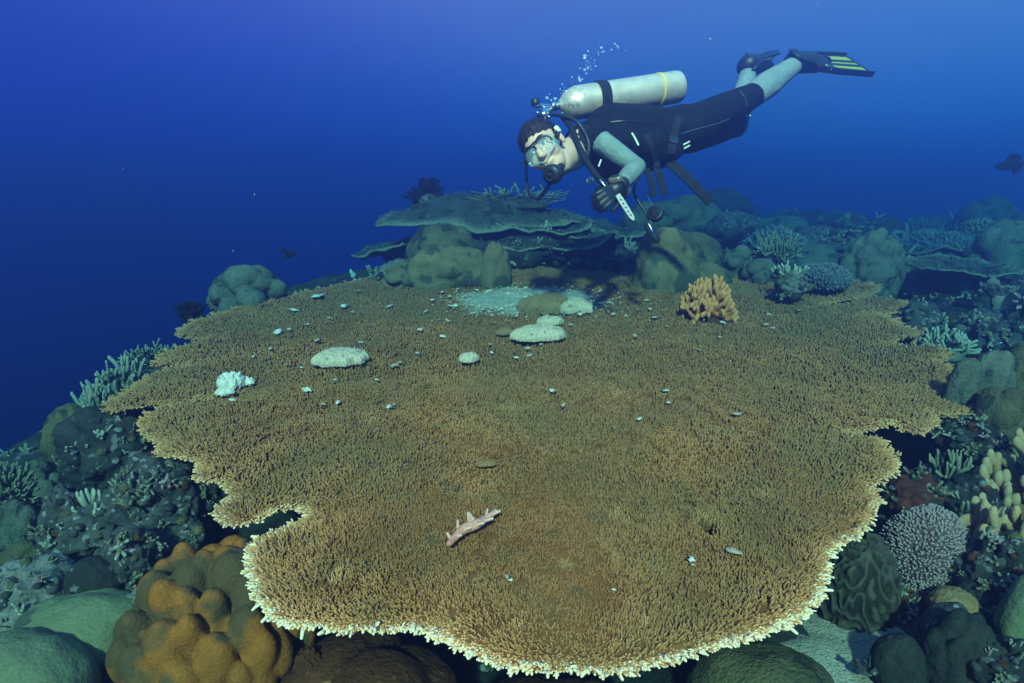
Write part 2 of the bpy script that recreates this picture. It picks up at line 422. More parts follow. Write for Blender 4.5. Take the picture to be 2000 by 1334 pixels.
def inside(P, poly):
    r = np.zeros(len(P), bool); A = poly; B = np.roll(poly, -1, 0)
    for a, b in zip(A, B):
        if a[1] == b[1]: continue
        c = ((a[1] > P[:, 1]) != (b[1] > P[:, 1]))
        xi = (b[0] - a[0]) * (P[:, 1] - a[1]) / (b[1] - a[1]) + a[0]
        r ^= c & (P[:, 0] < xi)
    return r
# signed distance to the outline on a 1.5 cm grid, looked up later
GS = 0.015
gx0, gy0 = OUT.min(0) - 0.06; gx1, gy1 = OUT.max(0) + 0.06
GX = np.arange(gx0, gx1, GS); GY = np.arange(gy0, gy1, GS)
MX, MY = np.meshgrid(GX, GY, indexing='ij'); GP = np.stack([MX.ravel(), MY.ravel()], 1)
g_in = inside(GP, OUT)
g_d = np.full(len(GP), 9.0); g_near = np.zeros(len(GP), int)
for s0 in range(0, len(GP), 4000):
    d2 = ((GP[s0:s0 + 4000, None, :] - OUT[None]) ** 2).sum(2); k_ = d2.argmin(1)
    g_near[s0:s0 + 4000] = k_; g_d[s0:s0 + 4000] = np.sqrt(d2[np.arange(len(k_)), k_])
SD = np.where(g_in, g_d, -g_d).reshape(MX.shape)
G_NEAR = g_near.reshape(MX.shape)
def sdist(x, y):
    i = np.clip(((x - gx0) / GS), 0, len(GX) - 1.001); j = np.clip(((y - gy0) / GS), 0, len(GY) - 1.001)
    i0 = i.astype(int); j0 = j.astype(int); fi = i - i0; fj = j - j0
    return (SD[i0, j0] * (1 - fi) * (1 - fj) + SD[i0 + 1, j0] * fi * (1 - fj) + SD[i0, j0 + 1] * (1 - fi) * fj + SD[i0 + 1, j0 + 1] * fi * fj)
def near_norm(x, y):
    i = np.clip(np.round((x - gx0) / GS).astype(int), 0, len(GX) - 1); j = np.clip(np.round((y - gy0) / GS).astype(int), 0, len(GY) - 1)
    return ONRM[G_NEAR[i, j]]

HOLE = on_table(1385, 1033)      # a small gap broken through the plate

def build_table():
    root = thing('table_coral', 'huge brown table coral plate with pale fringed rim filling the foreground', 'coral', (0.2, 2.3, 0.1))
    org = np.array(root.location)
    def child(name, g, mats, kind=None, smooth=True):
        g.V = [v - org for v in g.V]
        o = link(name, g.mesh(name, mats, smooth), root)
        if kind: o['kind'] = kind
        return o
    # ---- plate: closed slab, thin at the rim
    rim = 0.004
    keep = SD > rim
    hole = ((MX - HOLE[0]) / 0.028) ** 2 + ((MY - HOLE[1]) / 0.026) ** 2 < 1
    keep &= ~hole
    cell = keep[:-1, :-1] & keep[1:, :-1] & keep[:-1, 1:] & keep[1:, 1:]
    idx = -np.ones(MX.shape, int)
    used = np.zeros(MX.shape, bool)
    for a, b in ((0, 0), (1, 0), (0, 1), (1, 1)):
        used[a:a + cell.shape[0], b:b + cell.shape[1]] |= cell
    n = used.sum(); idx[used] = np.arange(n)
    X, Y = MX[used], MY[used]; dd = SD[used]; Z = TZ(X, Y) - 0.009 * sstep(0.0, 0.05, dd)
    th = 0.012 + 0.07 * sstep(0.0, 0.9, dd)
    ci, cj = np.nonzero(cell)
    q = np.stack([idx[ci, cj], idx[ci + 1, cj], idx[ci + 1, cj + 1], idx[ci, cj + 1]], 1)
    g = Geo()
    V = np.concatenate([np.stack([X, Y, Z], 1), np.stack([X, Y, Z - th], 1)])
    F = [q, q[:, ::-1] + n]
    e = np.concatenate([q[:, [0, 1]], q[:, [1, 2]], q[:, [2, 3]], q[:, [3, 0]]])
    key = np.sort(e, 1); _, inv, cnt = np.unique(key[:, 0].astype(np.int64) * n + key[:, 1], return_inverse=True, return_counts=True)
    be = e[cnt[inv] == 1]
    F.append(np.stack([be[:, 1], be[:, 0], be[:, 0] + n, be[:, 1] + n], 1))
    g.add(V, np.concatenate(F), 0.0)
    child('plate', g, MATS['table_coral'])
    # ---- stalk carrying the plate
    g = Geo(); P = np.array([[0.2, 2.3, -0.35], [0.2, 2.3, 0.1], [0.22, 2.3, 0.45], [0.2, 2.32, 0.62], [0.2, 2.33, 0.72]])
    tube(g, P, [0.55, 0.34, 0.30, 0.36, 0.48], 24, cap=False)
    child('stalk', g, MATS['rust_rock'])
    # ---- branchlets over the whole top: tens of thousands, so one mass
    g = Geo()
    for (y0, y1, sp, k, L0, R0) in ((0.0, 1.45, 0.0044, 4, 0.0125, 0.0023), (1.45, 2.15, 0.0062, 4, 0.0135, 0.0031), (2.15, 9, 0.0088, 3, 0.0130, 0.0043)):
        xs = np.arange(gx0, gx1, sp); ys = np.arange(max(gy0, y0), min(gy1, y1), sp)
        A, B = np.meshgrid(xs, ys, indexing='ij'); x = A.ravel() + RNG.uniform(-.48, .48, A.size) * sp; y = B.ravel() + RNG.uniform(-.48, .48, A.size) * sp
        d = sdist(x, y); ok = d > -0.001
        ok &= ((x - HOLE[0]) / 0.024) ** 2 + ((y - HOLE[1]) / 0.024) ** 2 > 1
        gap = fbm2(x * 66, y * 66, 2, 21)
        ok &= gap > -0.34
        x, y, d = x[ok], y[ok], d[ok]
        dip = 0.009 * sstep(0.0, 0.05, d); z = TZ(x, y) - 0.006 - dip
        nn = near_norm(x, y)
        out = np.exp(-np.maximum(d, 0) / 0.035)
        lean = fbm2(x * 9, y * 9, 2, 5); lean2 = fbm2(x * 9 + 40, y * 9, 2, 6)
        D = np.stack([nn[:, 0] * out * 1.5 + RNG.normal(0, .30, len(x)) + lean * .5, nn[:, 1] * out * 1.5 + RNG.normal(0, .30, len(x)) + lean2 * .5 - 0.10, np.ones(len(x)) * (1.0 - 0.45 * out)], 1)
        clump = 0.5 + 0.6 * fbm2(x * 55, y * 55, 2, 8)
        L = L0 * (0.45 + 0.60 * RNG.uniform(size=len(x)) + 0.60 * clump) * (1 + 0.5 * out) + dip
        th_ = np.arctan2(y - 2.75, x - .2); rad_ = np.hypot(x - .2, y - 2.75); streak = fbm2(th_ * 30, rad_ * 5, 3, 71) + .6 * fbm2(th_ * 75, rad_ * 9, 2, 72)
        dead = sstep(.30, .46, fbm2(x * 2.6 + 4, y * 2.6, 4, 73))
        L = L * (1 + .28 * streak) * (1 - .18 * dead)
        R = R0 * RNG.uniform(0.72, 1.25, len(x)) * (1 + 0.25 * out)
        worn = sstep(0.26, 0.55, fbm2(x * 3.1 + 9, y * 3.1, 4, 31)) * 0.22 + .16 * fbm2(x * 17, y * 17, 3, 33) + .10 * fbm2(x * 6, y * 6, 3, 34) + .5 * sstep(.50, .62, fbm2(x * 11 + 3, y * 11, 3, 35))
        edge = 0.85 * np.exp(-np.maximum(d, 0) / 0.022) + 0.20 * np.exp(-np.maximum(d, 0) / 0.10) + worn
        edge = edge + .10 * streak - .14 * dead
        edge = edge * np.interp(y, [1.05, 1.4, 2.2], [1.0, .66, .40])  # paleness dulled towards the back: light falloff painted into the colour
        B_ = np.stack([x, y, z], 1)
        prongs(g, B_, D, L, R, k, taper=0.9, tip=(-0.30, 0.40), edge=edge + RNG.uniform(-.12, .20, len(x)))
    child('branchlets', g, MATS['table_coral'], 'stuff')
    # ---- rim branches: forked pale prongs that stick out past the plate
    def rim_geo(seed, L):
        r = np.random.default_rng(seed); gg = Geo()
        p = np.zeros(3); d = unit(np.array([1.0, r.uniform(-.25, .25), r.uniform(-.05, .30)]))
        pts = [p]
        for s in range(3): d = unit(d + r.normal(0, .12, 3)); p = p + d * L / 3; pts.append(p)
        tube(gg, pts, [0.0048, 0.0044, 0.0038, 0.0028], 5, tip=(0.45, 1.45))
        for s in range(r.integers(2, 5)):
            q = pts[r.integers(0, 3)]; dd = unit(d + np.array([0, r.choice([-1, 1]) * r.uniform(.5, 1.0), r.uniform(-.1, .9)]))
            ll = L * r.uniform(.28, .5)
            tube(gg, [q, q + dd * ll * .6, q + dd * ll + d * ll * .12], [0.0032, 0.0028, 0.0018], 4, tip=(0.6, 1.4))
        return gg
    variants = [rim_geo(100 + s, 0.022 + 0.0020 * (s % 7)) for s in range(14)]
    vmesh = [v.mesh('rim_branch', MATS['table_coral']) for v in variants]
    R2 = resample(OUT, 0.0076)
    rn = near_norm(R2[:, 0], R2[:, 1])
    order = np.argsort(np.hypot(R2[:, 0], R2[:, 1]) * 1.0)
    rank = np.empty(len(R2), int); rank[order] = np.arange(len(R2))
    rest = Geo(); va = [v.arrays() for v in variants]; vf = [(np.concatenate(v.F3), np.concatenate(v.F4)) for v in variants]
    front = [i for i in range(len(R2)) if R2[i, 1] < 1.25]
    pick = set(sorted(front, key=lambda i: rank[i])[:300])
    RZ = TZ(R2[:, 0], R2[:, 1])
    for i in range(len(R2)):
        x, y = R2[i]; n2 = unit(rn[i] + RNG.normal(0, .22, 2)); s = RNG.uniform(.7, 1.2)
        z = float(RZ[i]) - 0.004 + RNG.uniform(-.006, .004)
        if y > 2.4 and i % 2: continue
        s *= 1.0 if y < 2.0 else 1.25
        v = RNG.integers(0, 14)
        ax = np.array([n2[0], n2[1], RNG.uniform(-.12, .25)]); ax = unit(ax); ay = unit(np.cross([0, 0, 1.0], ax)); az = np.cross(ax, ay)
        M3 = np.stack([ax, ay, az], 1) * s
        loc = np.array([x, y, z]) - np.array([n2[0], n2[1], 0]) * 0.010
        if i in pick:
            o = bpy.data.objects.new('rim_branch', vmesh[v]); COL.objects.link(o); o.parent = root
            M4 = np.eye(4); M4[:3, :3] = M3; M4[:3, 3] = loc - org
            o.matrix_local = Matrix(M4.tolist())
        else:
            Vv, Aa = va[v]; W = Vv @ M3.T + loc
            rest.add2(W, vf[v][0], vf[v][1], Aa * float(np.interp(y, [1.05, 1.4, 2.2], [1.0, 0.68, 0.42])))  # farther rim tips less white, light fading with distance put into their colour
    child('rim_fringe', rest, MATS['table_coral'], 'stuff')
    return root

# ================================================================ coral builders (each makes one thing)
BASES = []          # ground control points: every reef thing adds where it stands
TODO = []           # builders run after the ground is known
def put(fn, *a, **k):
    ground = k.pop('ground', True)
    px, py, dep = k['pos'] if 'pos' in k else a[0]
    p = at(px, py, dep)
    if ground: BASES.append((p[0], p[1], p[2]))
    TODO.append((fn, a, k))

def place(name, label, cat, g, mats, p, group=None, rot=None, smooth=True):
    o = link(name, g.mesh(name, mats, smooth), None, p)
    if rot: o.rotation_euler = rot
    return tag(o, label, cat, group)

def lobe_radius(D, r, n, size, amp, up=0.0):
    """knobbly radius field: domes packed over a sphere"""
    i = np.arange(n) + 0.5; ph = np.arccos(1 - 2 * i / n); th = math.pi * (1 + 5 ** .5) * i
    C = np.stack([np.cos(th) * np.sin(ph), np.sin(th) * np.sin(ph), np.cos(ph)], 1)
    C = unit(C + r.normal(0, 0.55 / math.sqrt(n), C.shape))
    rad = size * r.uniform(.75, 1.3, n) * 2.2 / math.sqrt(n); am = amp * r.uniform(.7, 1.25, n)
    best = np.zeros(len(D))
    for c, q, a in zip(C, rad, am):
        t = np.arccos(np.clip(D @ c, -1, 1)) / q
        best += (a * np.sqrt(np.clip(1 - t * t, 0, 1))) ** 7
    return best ** (1 / 7)

def lobed(pos, w, h, mat, label, name='lobed_coral', cat='coral', n=30, amp=0.28, size=1.0, seed=1, sub=5, dep_f=0.9, rough=0.03, rot=(0, 0, 0), group=None, sink=0.33, mats=None):
    r = np.random.default_rng(seed); D, F = ico(sub); p = at(*pos); dep = pos[2]
    R = (1 - amp) + lobe_radius(D, r, n, size, amp)
    R = R * (1 + 0.10 * fbm(D * 1.3 + seed, 2, seed)) + rough * fbm(D * 7 + seed, 4, seed + 3)
    W, H = m(w, dep) / 2, m(h, dep)
    V = D * R[:, None] * np.array([W, W * dep_f, H * (1 - sink)]) + np.array([0, 0, H * sink])
    g = Geo().add(V, F, np.clip((R - 0.93) * 2.0, 0, 1) * 0.5)
    return place(name, label, cat, g, mats or MATS[mat], p, group, rot)

def rock(pos, w, h, mat, label, name='reef_rock', cat='rock', seed=1, sub=5, amp=0.42, dep_f=0.9, freq=1.7, pits=0.0, rot=(0, 0, 0), group=None, sink=0.3):
    r = np.random.default_rng(seed); D, F = ico(sub); p = at(*pos); dep = pos[2]
    R = 1 + amp * fbm(D * freq + seed * 3.1, 5, seed, 0.58)
    R += 0.12 * np.abs(fbm(D * 5 + seed, 3, seed + 5))
    if pits:
        q = fbm(D * 3.4 + seed * 7, 2, seed + 9); R -= pits * sstep(0.22, 0.42, q)
    W, H = m(w, dep) / 2, m(h, dep)
    V = D * R[:, None] * np.array([W, W * dep_f, H * (1 - sink)]) + np.array([0, 0, H * sink])
    g = Geo().add(V, F, 0.0)
    return place(name, label, cat, g, MATS[mat], p, group, rot)

def bush(pos, w, h, mat, label, name='bushy_coral', cat='coral', seed=1, n=900, L=0.022, R=0.0042, dep_f=0.9, k=5, lump=0.18, lobes=14, rot=(0, 0, 0), group=None, sink=0.3):
    """dome of packed short branchlets"""
    r = np.random.default_rng(seed); p = at(*pos); dep = pos[2]
    W, H = m(w, dep) / 2, m(h, dep); sc = np.array([W, W * dep_f, H * (1 - sink)]); off = np.array([0, 0, H * sink])
    def surf(D):
        rr = (0.86 - lump) + lobe_radius(D, np.random.default_rng(seed), lobes, 1.0, lump) + 0.08 * fbm(D * 2 + seed, 2, seed); return D * rr[:, None] * sc + off
    D, F = ico(4); g = Geo().add(surf(D), F, 0.0)
    i = np.arange(n) + .5; ph = np.arccos(1 - 1.45 * i / n); th = math.pi * (1 + 5 ** .5) * i
    C = unit(np.stack([np.cos(th) * np.sin(ph), np.sin(th) * np.sin(ph), np.cos(ph)], 1) + r.normal(0, .9 / math.sqrt(n), (n, 3)))
    B = surf(C); N = unit(unit(C / sc * W) * 0.8 + np.array([0, 0, 0.35]) + r.normal(0, .22, C.shape))
    prongs(g, B - N * 0.004, N, L * r.uniform(.6, 1.3, n), R * r.uniform(.8, 1.25, n), k, tip=(0.0, 0.95), taper=0.75)
    return place(name, label, cat, g, MATS[mat], p, group, rot)

def grow(g, r, p, d, L, rad, level, maxl, fork, up, k, flat, club=False):
    segs = 3; pts = [p]; dd = d
    for s in range(segs):
        dd = unit(dd + r.normal(0, .16, 3) + np.array([0, 0, up])); p = p + dd * L / segs; pts.append(p)
    last = level >= maxl
    t0, t1 = level / (maxl + 1.0), (level + 1) / (maxl + 1.0)
    tube(g, pts, np.linspace(rad, rad * (0.86 if not last else 0.80), segs + 1) * (np.array([1, .95, 1.15, 1.35]) if club and last else 1), k, tip=(max(0, t0 * 1.2 - .4), max(0, t1 * 1.25 - .35)))
    if last: return
    nb = r.integers(2, fork + 1); a0 = r.uniform(0, 6.28)
    A, B = frame_of(dd[None])
    for b in range(nb):
        an = a0 + b * 6.28 / nb + r.normal(0, .3); sp = r.uniform(.5, .95)
        nd = unit(dd + (A[0] * math.cos(an) + B[0] * math.sin(an)) * sp * np.array([1, flat, 1]))
        grow(g, r, p - dd * rad * .3, nd, L * r.uniform(.6, .9), rad * r.uniform(.78, .95), level + 1, maxl, fork, up, k, flat, club)

def branching(pos, w, h, mat, label, name='branching_coral', cat='coral', seed=1, n=9, maxl=2, rad=0.012, fork=3, up=0.06, spread=0.9, k=7, flat=1.0, parts=True, rot=(0, 0, 0), group=None, basemat=None, p0=None, dep_f=0.9, club=False):
    """tree-like coral: each main branch with its forks is a part"""
    r = np.random.default_rng(seed); dep = pos[2]; p = at(*pos) if p0 is None else p0
    W, H = m(w, dep), m(h, dep)
    geos = []
    for b in range(n):
        an = b * 2.399 + r.normal(0, .25); q = math.sqrt((b + .5) / n)
        base = np.array([math.cos(an) * q * .22, math.sin(an) * q * .22, 0.0])
        d = unit(np.array([math.cos(an) * q * spread, math.sin(an) * q * spread, 1.0 - 0.35 * q * spread]))
        gg = Geo(); grow(gg, r, base, d, 0.40 * r.uniform(.85, 1.15), rad / W, 0, maxl, fork, up, k, flat, club); geos.append(gg)
    allv = np.concatenate([np.concatenate(x.V) for x in geos]); lo, hi = allv.min(0), allv.max(0)
    ex = hi - lo; cx = (hi + lo) / 2
    sc = np.array([W / ex[0], W * dep_f / ex[1], H / max(hi[2], .1)])
    for x in geos: x.V = [(v - np.array([cx[0], cx[1], 0])) * sc for v in x.V]
    # holdfast
    D, F = ico(3); R = 1 + .25 * fbm(D * 2 + seed, 3, seed)
    bg = Geo().add(D * R[:, None] * np.array([W * .30, W * .30, H * .22]), F, 0.0)
    if parts:
        root = thing(name, label, cat, p, group)
        if rot != (0, 0, 0): root.rotation_euler = rot
        link('holdfast', bg.mesh('holdfast', MATS[basemat or mat]), root)
        for x in geos: link('branch', x.mesh('branch', MATS[mat]), root)
        return root
    for x in geos: bg.V += x.V; [bg.F3.append(f + bg.n) for f in x.F3]; [bg.F4.append(f + bg.n) for f in x.F4]; bg.M3 += x.M3; bg.M4 += x.M4; bg.A += x.A; bg.n += x.n
    return place(name, label, cat, bg, [MATS[mat]], p, group, rot)

def plate(pos, w, d, mat, label, name='plate_coral', cat='coral', seed=1, thick=0.02, cup=0.06, tilt=(0, 0, 0), n=500, L=0.02, wav=0.03, group=None, peak=0.0, peak_x=0.0, stalk=0.25, lob=0.13):
    """thin spreading plate: cupped disc with a wavy lobed rim, stubby branchlets on top and a stalk"""
    r = np.random.default_rng(seed); dep = pos[2]; p = at(*pos); W = m(w, dep) / 2; Dp = d / 2
    na, nr = 96, 16
    an = np.linspace(0, 2 * math.pi, na, endpoint=False)
    rim = 1 + lob * fbm(np.stack([np.cos(an) * 1.8, np.sin(an) * 1.8, np.full(na, seed * 3.3)], 1), 3, seed) * 1.6
    rr = np.linspace(0.02, 1, nr)
    X = np.outer(rr, np.cos(an) * rim); Y = np.outer(rr, np.sin(an) * rim)
    def zf(X, Y):
        q = np.sqrt(X ** 2 + Y ** 2)
        return cup * q ** 2 + wav * (fbm2(X * 1.6 + seed, Y * 1.6, 3, seed) + .35 * fbm2(X * 8 + seed, Y * 8, 3, seed + 1)) * (0.3 + q) + peak * np.exp(-((X - peak_x) ** 2 / .18 + Y ** 2 / .8))
    Z = zf(X, Y); th = thick * (1.0 - 0.75 * rr)[:, None] + 0.004
    V = np.concatenate([np.stack([X * W, Y * Dp, Z], -1).reshape(-1, 3), np.stack([X * W, Y * Dp, Z - th], -1).reshape(-1, 3)])
    i, j = np.meshgrid(np.arange(nr - 1), np.arange(na), indexing='ij'); i, j = i.ravel(), j.ravel(); j2 = (j + 1) % na
    top = np.stack([i * na + j, (i + 1) * na + j, (i + 1) * na + j2, i * na + j2], 1); o = nr * na
    jj = np.arange(na); jn = (jj + 1) % na
    side = np.stack([(nr - 1) * na + jj, o + (nr - 1) * na + jj, o + (nr - 1) * na + jn, (nr - 1) * na + jn], 1)
    tipv = np.concatenate([np.repeat(np.clip((rr - .86) / .14, 0, 1), na)] * 2)
    g = Geo(); g.add(V, np.concatenate([top, top[:, ::-1] + o, side]), tipv)
    if n:
        q = np.sqrt(r.uniform(0, 1, n)) ** 0.8; a = r.uniform(0, 6.283, n); rm = np.interp(a, np.append(an, 6.2832), np.append(rim, rim[0]))
        x, y = q * np.cos(a) * rm, q * np.sin(a) * rm
        B = np.stack([x * W, y * Dp, zf(x, y)], 1); N = np.stack([x * .5 * q, y * .5 * q, np.full(n, .8)], 1) + r.normal(0, .2, (n, 3))
        prongs(g, B, N, L * r.uniform(.5, 1.3, n), L * .22 * r.uniform(.8, 1.3, n), 4, tip=(0.0, .7), edge=np.clip((q - .8) * 2, 0, .5))
    if stalk: tube(g, [[0, 0, -stalk], [0, 0, -stalk * .4], [0, 0, float(zf(np.zeros(1), np.zeros(1))[0])]], [W * .34, W * .22, W * .40], 14, cap=False)
    return place(name, label, cat, g, MATS[mat], p, group, tilt)

def fold(pos, w, h, mat, label, name='leaf_coral', cat='coral', seed=1, curve=0.10, thick=0.035, prof=None, rot=(0, 0, 0), group=None, lean=0.15):
    """upright folded sheet with a pale wavy top rim; prof: height along its length"""
    r = np.random.default_rng(seed); dep = pos[2]; p = at(*pos); W, H = m(w, dep), m(h, dep)
    nu, nv = 80, 26; u = np.linspace(0, 1, nu); v = np.linspace(0, 1, nv)
    hp = np.interp(u, np.linspace(0, 1, len(prof)), prof) * (1 + .16 * fbm2(u * 9, u * 0 + seed, 3, seed))
    hp = np.convolve(np.pad(hp, 2, 'edge'), np.ones(5) / 5, 'valid')
    x = (u - .5) * W; y = curve * np.sin(u * 5.2 + seed) + .35 * curve * fbm2(u * 4, u * 0 + seed, 2, seed + 1)
    U, Vv = np.meshgrid(u, v, indexing='ij')
    def side(s):
        t = thick * (1.5 - 1.05 * Vv) * np.sin(np.clip(Vv * 0 + U, .02, .98) * math.pi) ** .35
        X = x[:, None] * (1 - .10 * Vv) ; Y = y[:, None] * (1 + .3 * Vv) + s * t + lean * H * Vv * 0.6
        Y = Y + (.050 * fbm2(U * 5 + 3 * s, Vv * 2.2, 4, seed + 4) + .022 * np.sin(U * 34 + 3 * fbm2(U * 3, Vv * 1.5, 2, seed)) * Vv) * (1 if s < 0 else .6)
        Y = Y + .016 * fbm2(U * 24 + s, Vv * 11, 3, seed + 8); Z = -0.05 + (hp[:, None] * H + .05) * Vv; return np.stack([X, Y, Z], -1).reshape(-1, 3)
    A = side(-1); B = side(1); n0 = nu * nv
    i, j = np.meshgrid(np.arange(nu - 1), np.arange(nv - 1), indexing='ij'); i, j = i.ravel(), j.ravel()
    q = np.stack([i * nv + j, (i + 1) * nv + j, (i + 1) * nv + j + 1, i * nv + j + 1], 1)
    t_ = np.arange(nu - 1); topf = np.stack([t_ * nv + nv - 1, (t_ + 1) * nv + nv - 1, n0 + (t_ + 1) * nv + nv - 1, n0 + t_ * nv + nv - 1], 1)
    s_ = np.arange(nv - 1); e0 = np.stack([s_, s_ + 1, n0 + s_ + 1, n0 + s_], 1); b1 = (nu - 1) * nv; e1 = np.stack([b1 + s_ + 1, b1 + s_, n0 + b1 + s_, n0 + b1 + s_ + 1], 1)
    tip = np.tile(np.clip((v - .93) / .07, 0, 1), nu)
    g = Geo().add(np.concatenate([A, B]), np.concatenate([q, q[:, ::-1] + n0, topf, e0, e1]), np.concatenate([tip, tip]))
    return place(name, label, cat, g, MATS[mat], p, group, rot)

def brain(pos, w, h, mat, label, name='brain_coral', cat='coral', seed=1, freq=5.0, rot=(0, 0, 0), sub=6, amp=0.07, dep_f=.9):
    """dome cut by winding ridges and valleys"""
    D, F = ico(sub); p = at(*pos); dep = pos[2]
    wv = np.stack([fbm(D * 1.6 + 3 * s, 3, seed + s) for s in range(3)], 1)
    rg = np.sin((D @ np.array([.6, .3, .75]) + wv[:, 0] * 1.2) * freq * 4 + wv[:, 1] * 6 + 3 * np.sin(D @ np.array([.1, .9, -.5]) * freq * 1.7 + wv[:, 2] * 3))
    R = 1 + .12 * fbm(D * 1.4 + seed, 2, seed) + amp * rg
    W, H = m(w, dep) / 2, m(h, dep)
    V = D * R[:, None] * np.array([W, W * dep_f, H * .67]) + np.array([0, 0, H * .33])
    g = Geo().add(V, F, np.clip(rg, 0, 1))
    return place(name, label, cat, g, MATS[mat], p, None, rot)

def mushroom(p, w, d, h, mat, label, name='mushroom_coral', cat='coral', seed=1, ridge=34, rotz=0.0, tilt=(0, 0), group=None, irr=0.12, knob=.10):
    """oval loose coral with radiating ridges"""
    D, F = ico(5); an = np.arctan2(D[:, 1], D[:, 0]); q = np.hypot(D[:, 0], D[:, 1])
    R = 1 + irr * fbm(np.stack([np.cos(an) * 1.5, np.sin(an) * 1.5, np.full(len(D), seed * 2.7)], 1), 3, seed) * 1.7
    rg = (np.cos(an * ridge + 1.5 * fbm(D * 2, 2, seed)) if ridge else 0 * an) * sstep(.15, .5, q)
    Z = np.sign(D[:, 2]) * np.abs(D[:, 2]) ** .75
    V = np.stack([D[:, 0] * R * w / 2, D[:, 1] * R * d / 2, Z * h * np.where(D[:, 2] > 0, 1, .35) * (1 + .12 * rg) + knob * h * fbm(D * 4 + seed, 4, seed + 2)], 1)
    V *= (1 + .02 * rg)[:, None]
    g = Geo().add(V, F, np.clip(rg, 0, 1) * .5)
    return place(name, label, cat, g, MATS[mat], p, group, (tilt[0], tilt[1], rotz))

def crinoid(pos, w, label, seed=1, arms=46, name='feather_star', group=None):
    r = np.random.default_rng(seed); p = at(*pos); W = m(w, pos[2]) / 2; g = Geo()
    for a in range(arms):
        d = unit(r.normal(0, 1, 3) + np.array([0, 0, .55])); L = W * r.uniform(.8, 1.15)
        c = r.normal(0, .35, 3); pts = [d * L * t + c * L * t * t * .5 for t in (0, .35, .7, 1)]
        tube(g, pts, [.010, .009, .008, .005], 4)
        B = []; N = []
        for t in np.linspace(.25, 1, 16):
            b = d * L * t + c * L * t * t * .5
            for s in range(6): B.append(b); N.append(unit(r.normal(0, 1, 3)))
        prongs(g, np.array(B), np.array(N), W * .20, .0045, 3, tip=(0, 0))
    D, F = ico(2); g.add(D * W * .2, F)
    return place(name, label, 'feather star', g, MATS['crinoid'], p, group)

# ================================================================ what stands where: left slope
put(lobed, (490, 612, 3.45), 150, 100, 'green_grey', 'grey-green lobed coral head standing on the far left rim of the table coral', n=26, amp=.34, seed=3)
put(crinoid, (375, 612, 3.3), 44, 'small dark feather star perched left of the lobed coral head', seed=4, ground=False)
put(branching, (245, 838, 2.45), 185, 150, 'green_grey', 'grey-green staghorn thicket behind the left tip of the table coral', name='staghorn_coral', seed=5, n=22, maxl=2, rad=.020, spread=1.1, fork=4, k=6)
put(branching, (300, 722, 2.85), 120, 60, 'bush_brown', 'low dark branching coral behind the left rim, above the staghorn thicket', seed=6, n=12, maxl=2, rad=.012, spread=1.3, fork=3, k=5, parts=False)
put(lobed, (160, 960, 2.25), 120, 190, 'olive_mound', 'tall dull green coral column at the reef drop-off', name='column_coral', n=14, amp=.20, seed=7, rough=.08)
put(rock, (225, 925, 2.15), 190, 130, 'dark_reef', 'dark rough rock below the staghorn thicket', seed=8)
put(lobed, (85, 985, 2.1), 95, 90, 'green_grey', 'cluster of dim green knobs at the edge of the drop-off', n=9, amp=.42, seed=9)
put(bush, (25, 985, 2.05), 110, 75, 'bush_brown', 'dark bushy coral at the far left edge of the photo above the drop-off', seed=10, n=420, L=.04, R=.005)
put(lobed, (42, 1062, 1.95), 90, 95, 'green_grey', 'dim knobbly coral near the left edge below the bushy coral', n=16, amp=.3, seed=11)
put(lobed, (55, 1120, 1.85), 95, 75, 'olive_mound', 'dark rounded coral at left just above the porous pale rock', n=8, amp=.25, seed=12)
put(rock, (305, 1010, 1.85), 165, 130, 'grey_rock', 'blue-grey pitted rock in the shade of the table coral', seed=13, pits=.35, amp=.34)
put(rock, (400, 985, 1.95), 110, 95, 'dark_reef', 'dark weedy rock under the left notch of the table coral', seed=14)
put(rock, (215, 1065, 1.78), 190, 110, 'grey_rock', 'mottled grey rock ledge left of the orange coral', seed=15, pits=.25)
put(rock, (145, 1125, 1.75), 90, 180, 'grey_rock', 'upright grey rock pillar with a pale flank on the left slope', seed=16, amp=.25, pits=.1)
put(branching, (178, 1012, 1.72), 62, 66, 'pale_finger', 'small pale finger coral on top of the grey rock pillar', seed=17, n=9, maxl=1, rad=.010, spread=1.2, k=6, ground=False, name='finger_coral')
put(lobed, (190, 1180, 1.52), 105, 100, 'dark_reef', 'smooth dark grey dome between the pale rock and the orange coral', n=5, amp=.10, seed=18, name='dome_coral')
put(rock, (255, 1150, 1.58), 110, 120, 'grey_rock', 'grey knobbly rock beside the smooth dark dome', seed=19, pits=.2)
put(rock, (330, 1075, 1.75), 150, 70, 'grey_rock', 'pale flecked rock shelf above the orange coral', seed=20, pits=.2)
put(rock, (270, 1200, 1.45), 80, 50, 'pale_rock', 'small whitish rubble rock left of the orange coral', seed=21, pits=.2)
put(rock, (55, 1200, 1.55), 190, 110, 'pale_rock', 'pale porous rock at the left edge with dark holes', seed=22, pits=.35, amp=.30)
put(lobed, (165, 1300, 1.42), 260, 150, 'pale_green', 'dull green boulder coral right of the palest boulder', n=10, amp=.16, size=1.2, seed=23, name='boulder_coral')
put(lobed, (40, 1420, 1.25), 300, 195, 'pale_green', 'smooth palest green boulder coral in the bottom left corner', n=5, amp=.10, size=1.3, seed=24, name='boulder_coral')
put(lobed, (440, 1440, 1.50), 370, 420, 'orange_mound', 'large ochre lobed coral mound in the lower left under the table rim', n=150, amp=.20, seed=25, sub=6, name='lobed_coral', rough=.012)
put(rock, (300, 1345, 1.35), 110, 90, 'rust_rock', 'dim brown rock at the foot of the ochre coral mound', seed=26)
put(lobed, (720, 1470, 1.42), 420, 210, 'rust_rock', 'dark rust-brown boulder in shadow below the front rim', n=14, amp=.18, seed=27, name='boulder_coral')
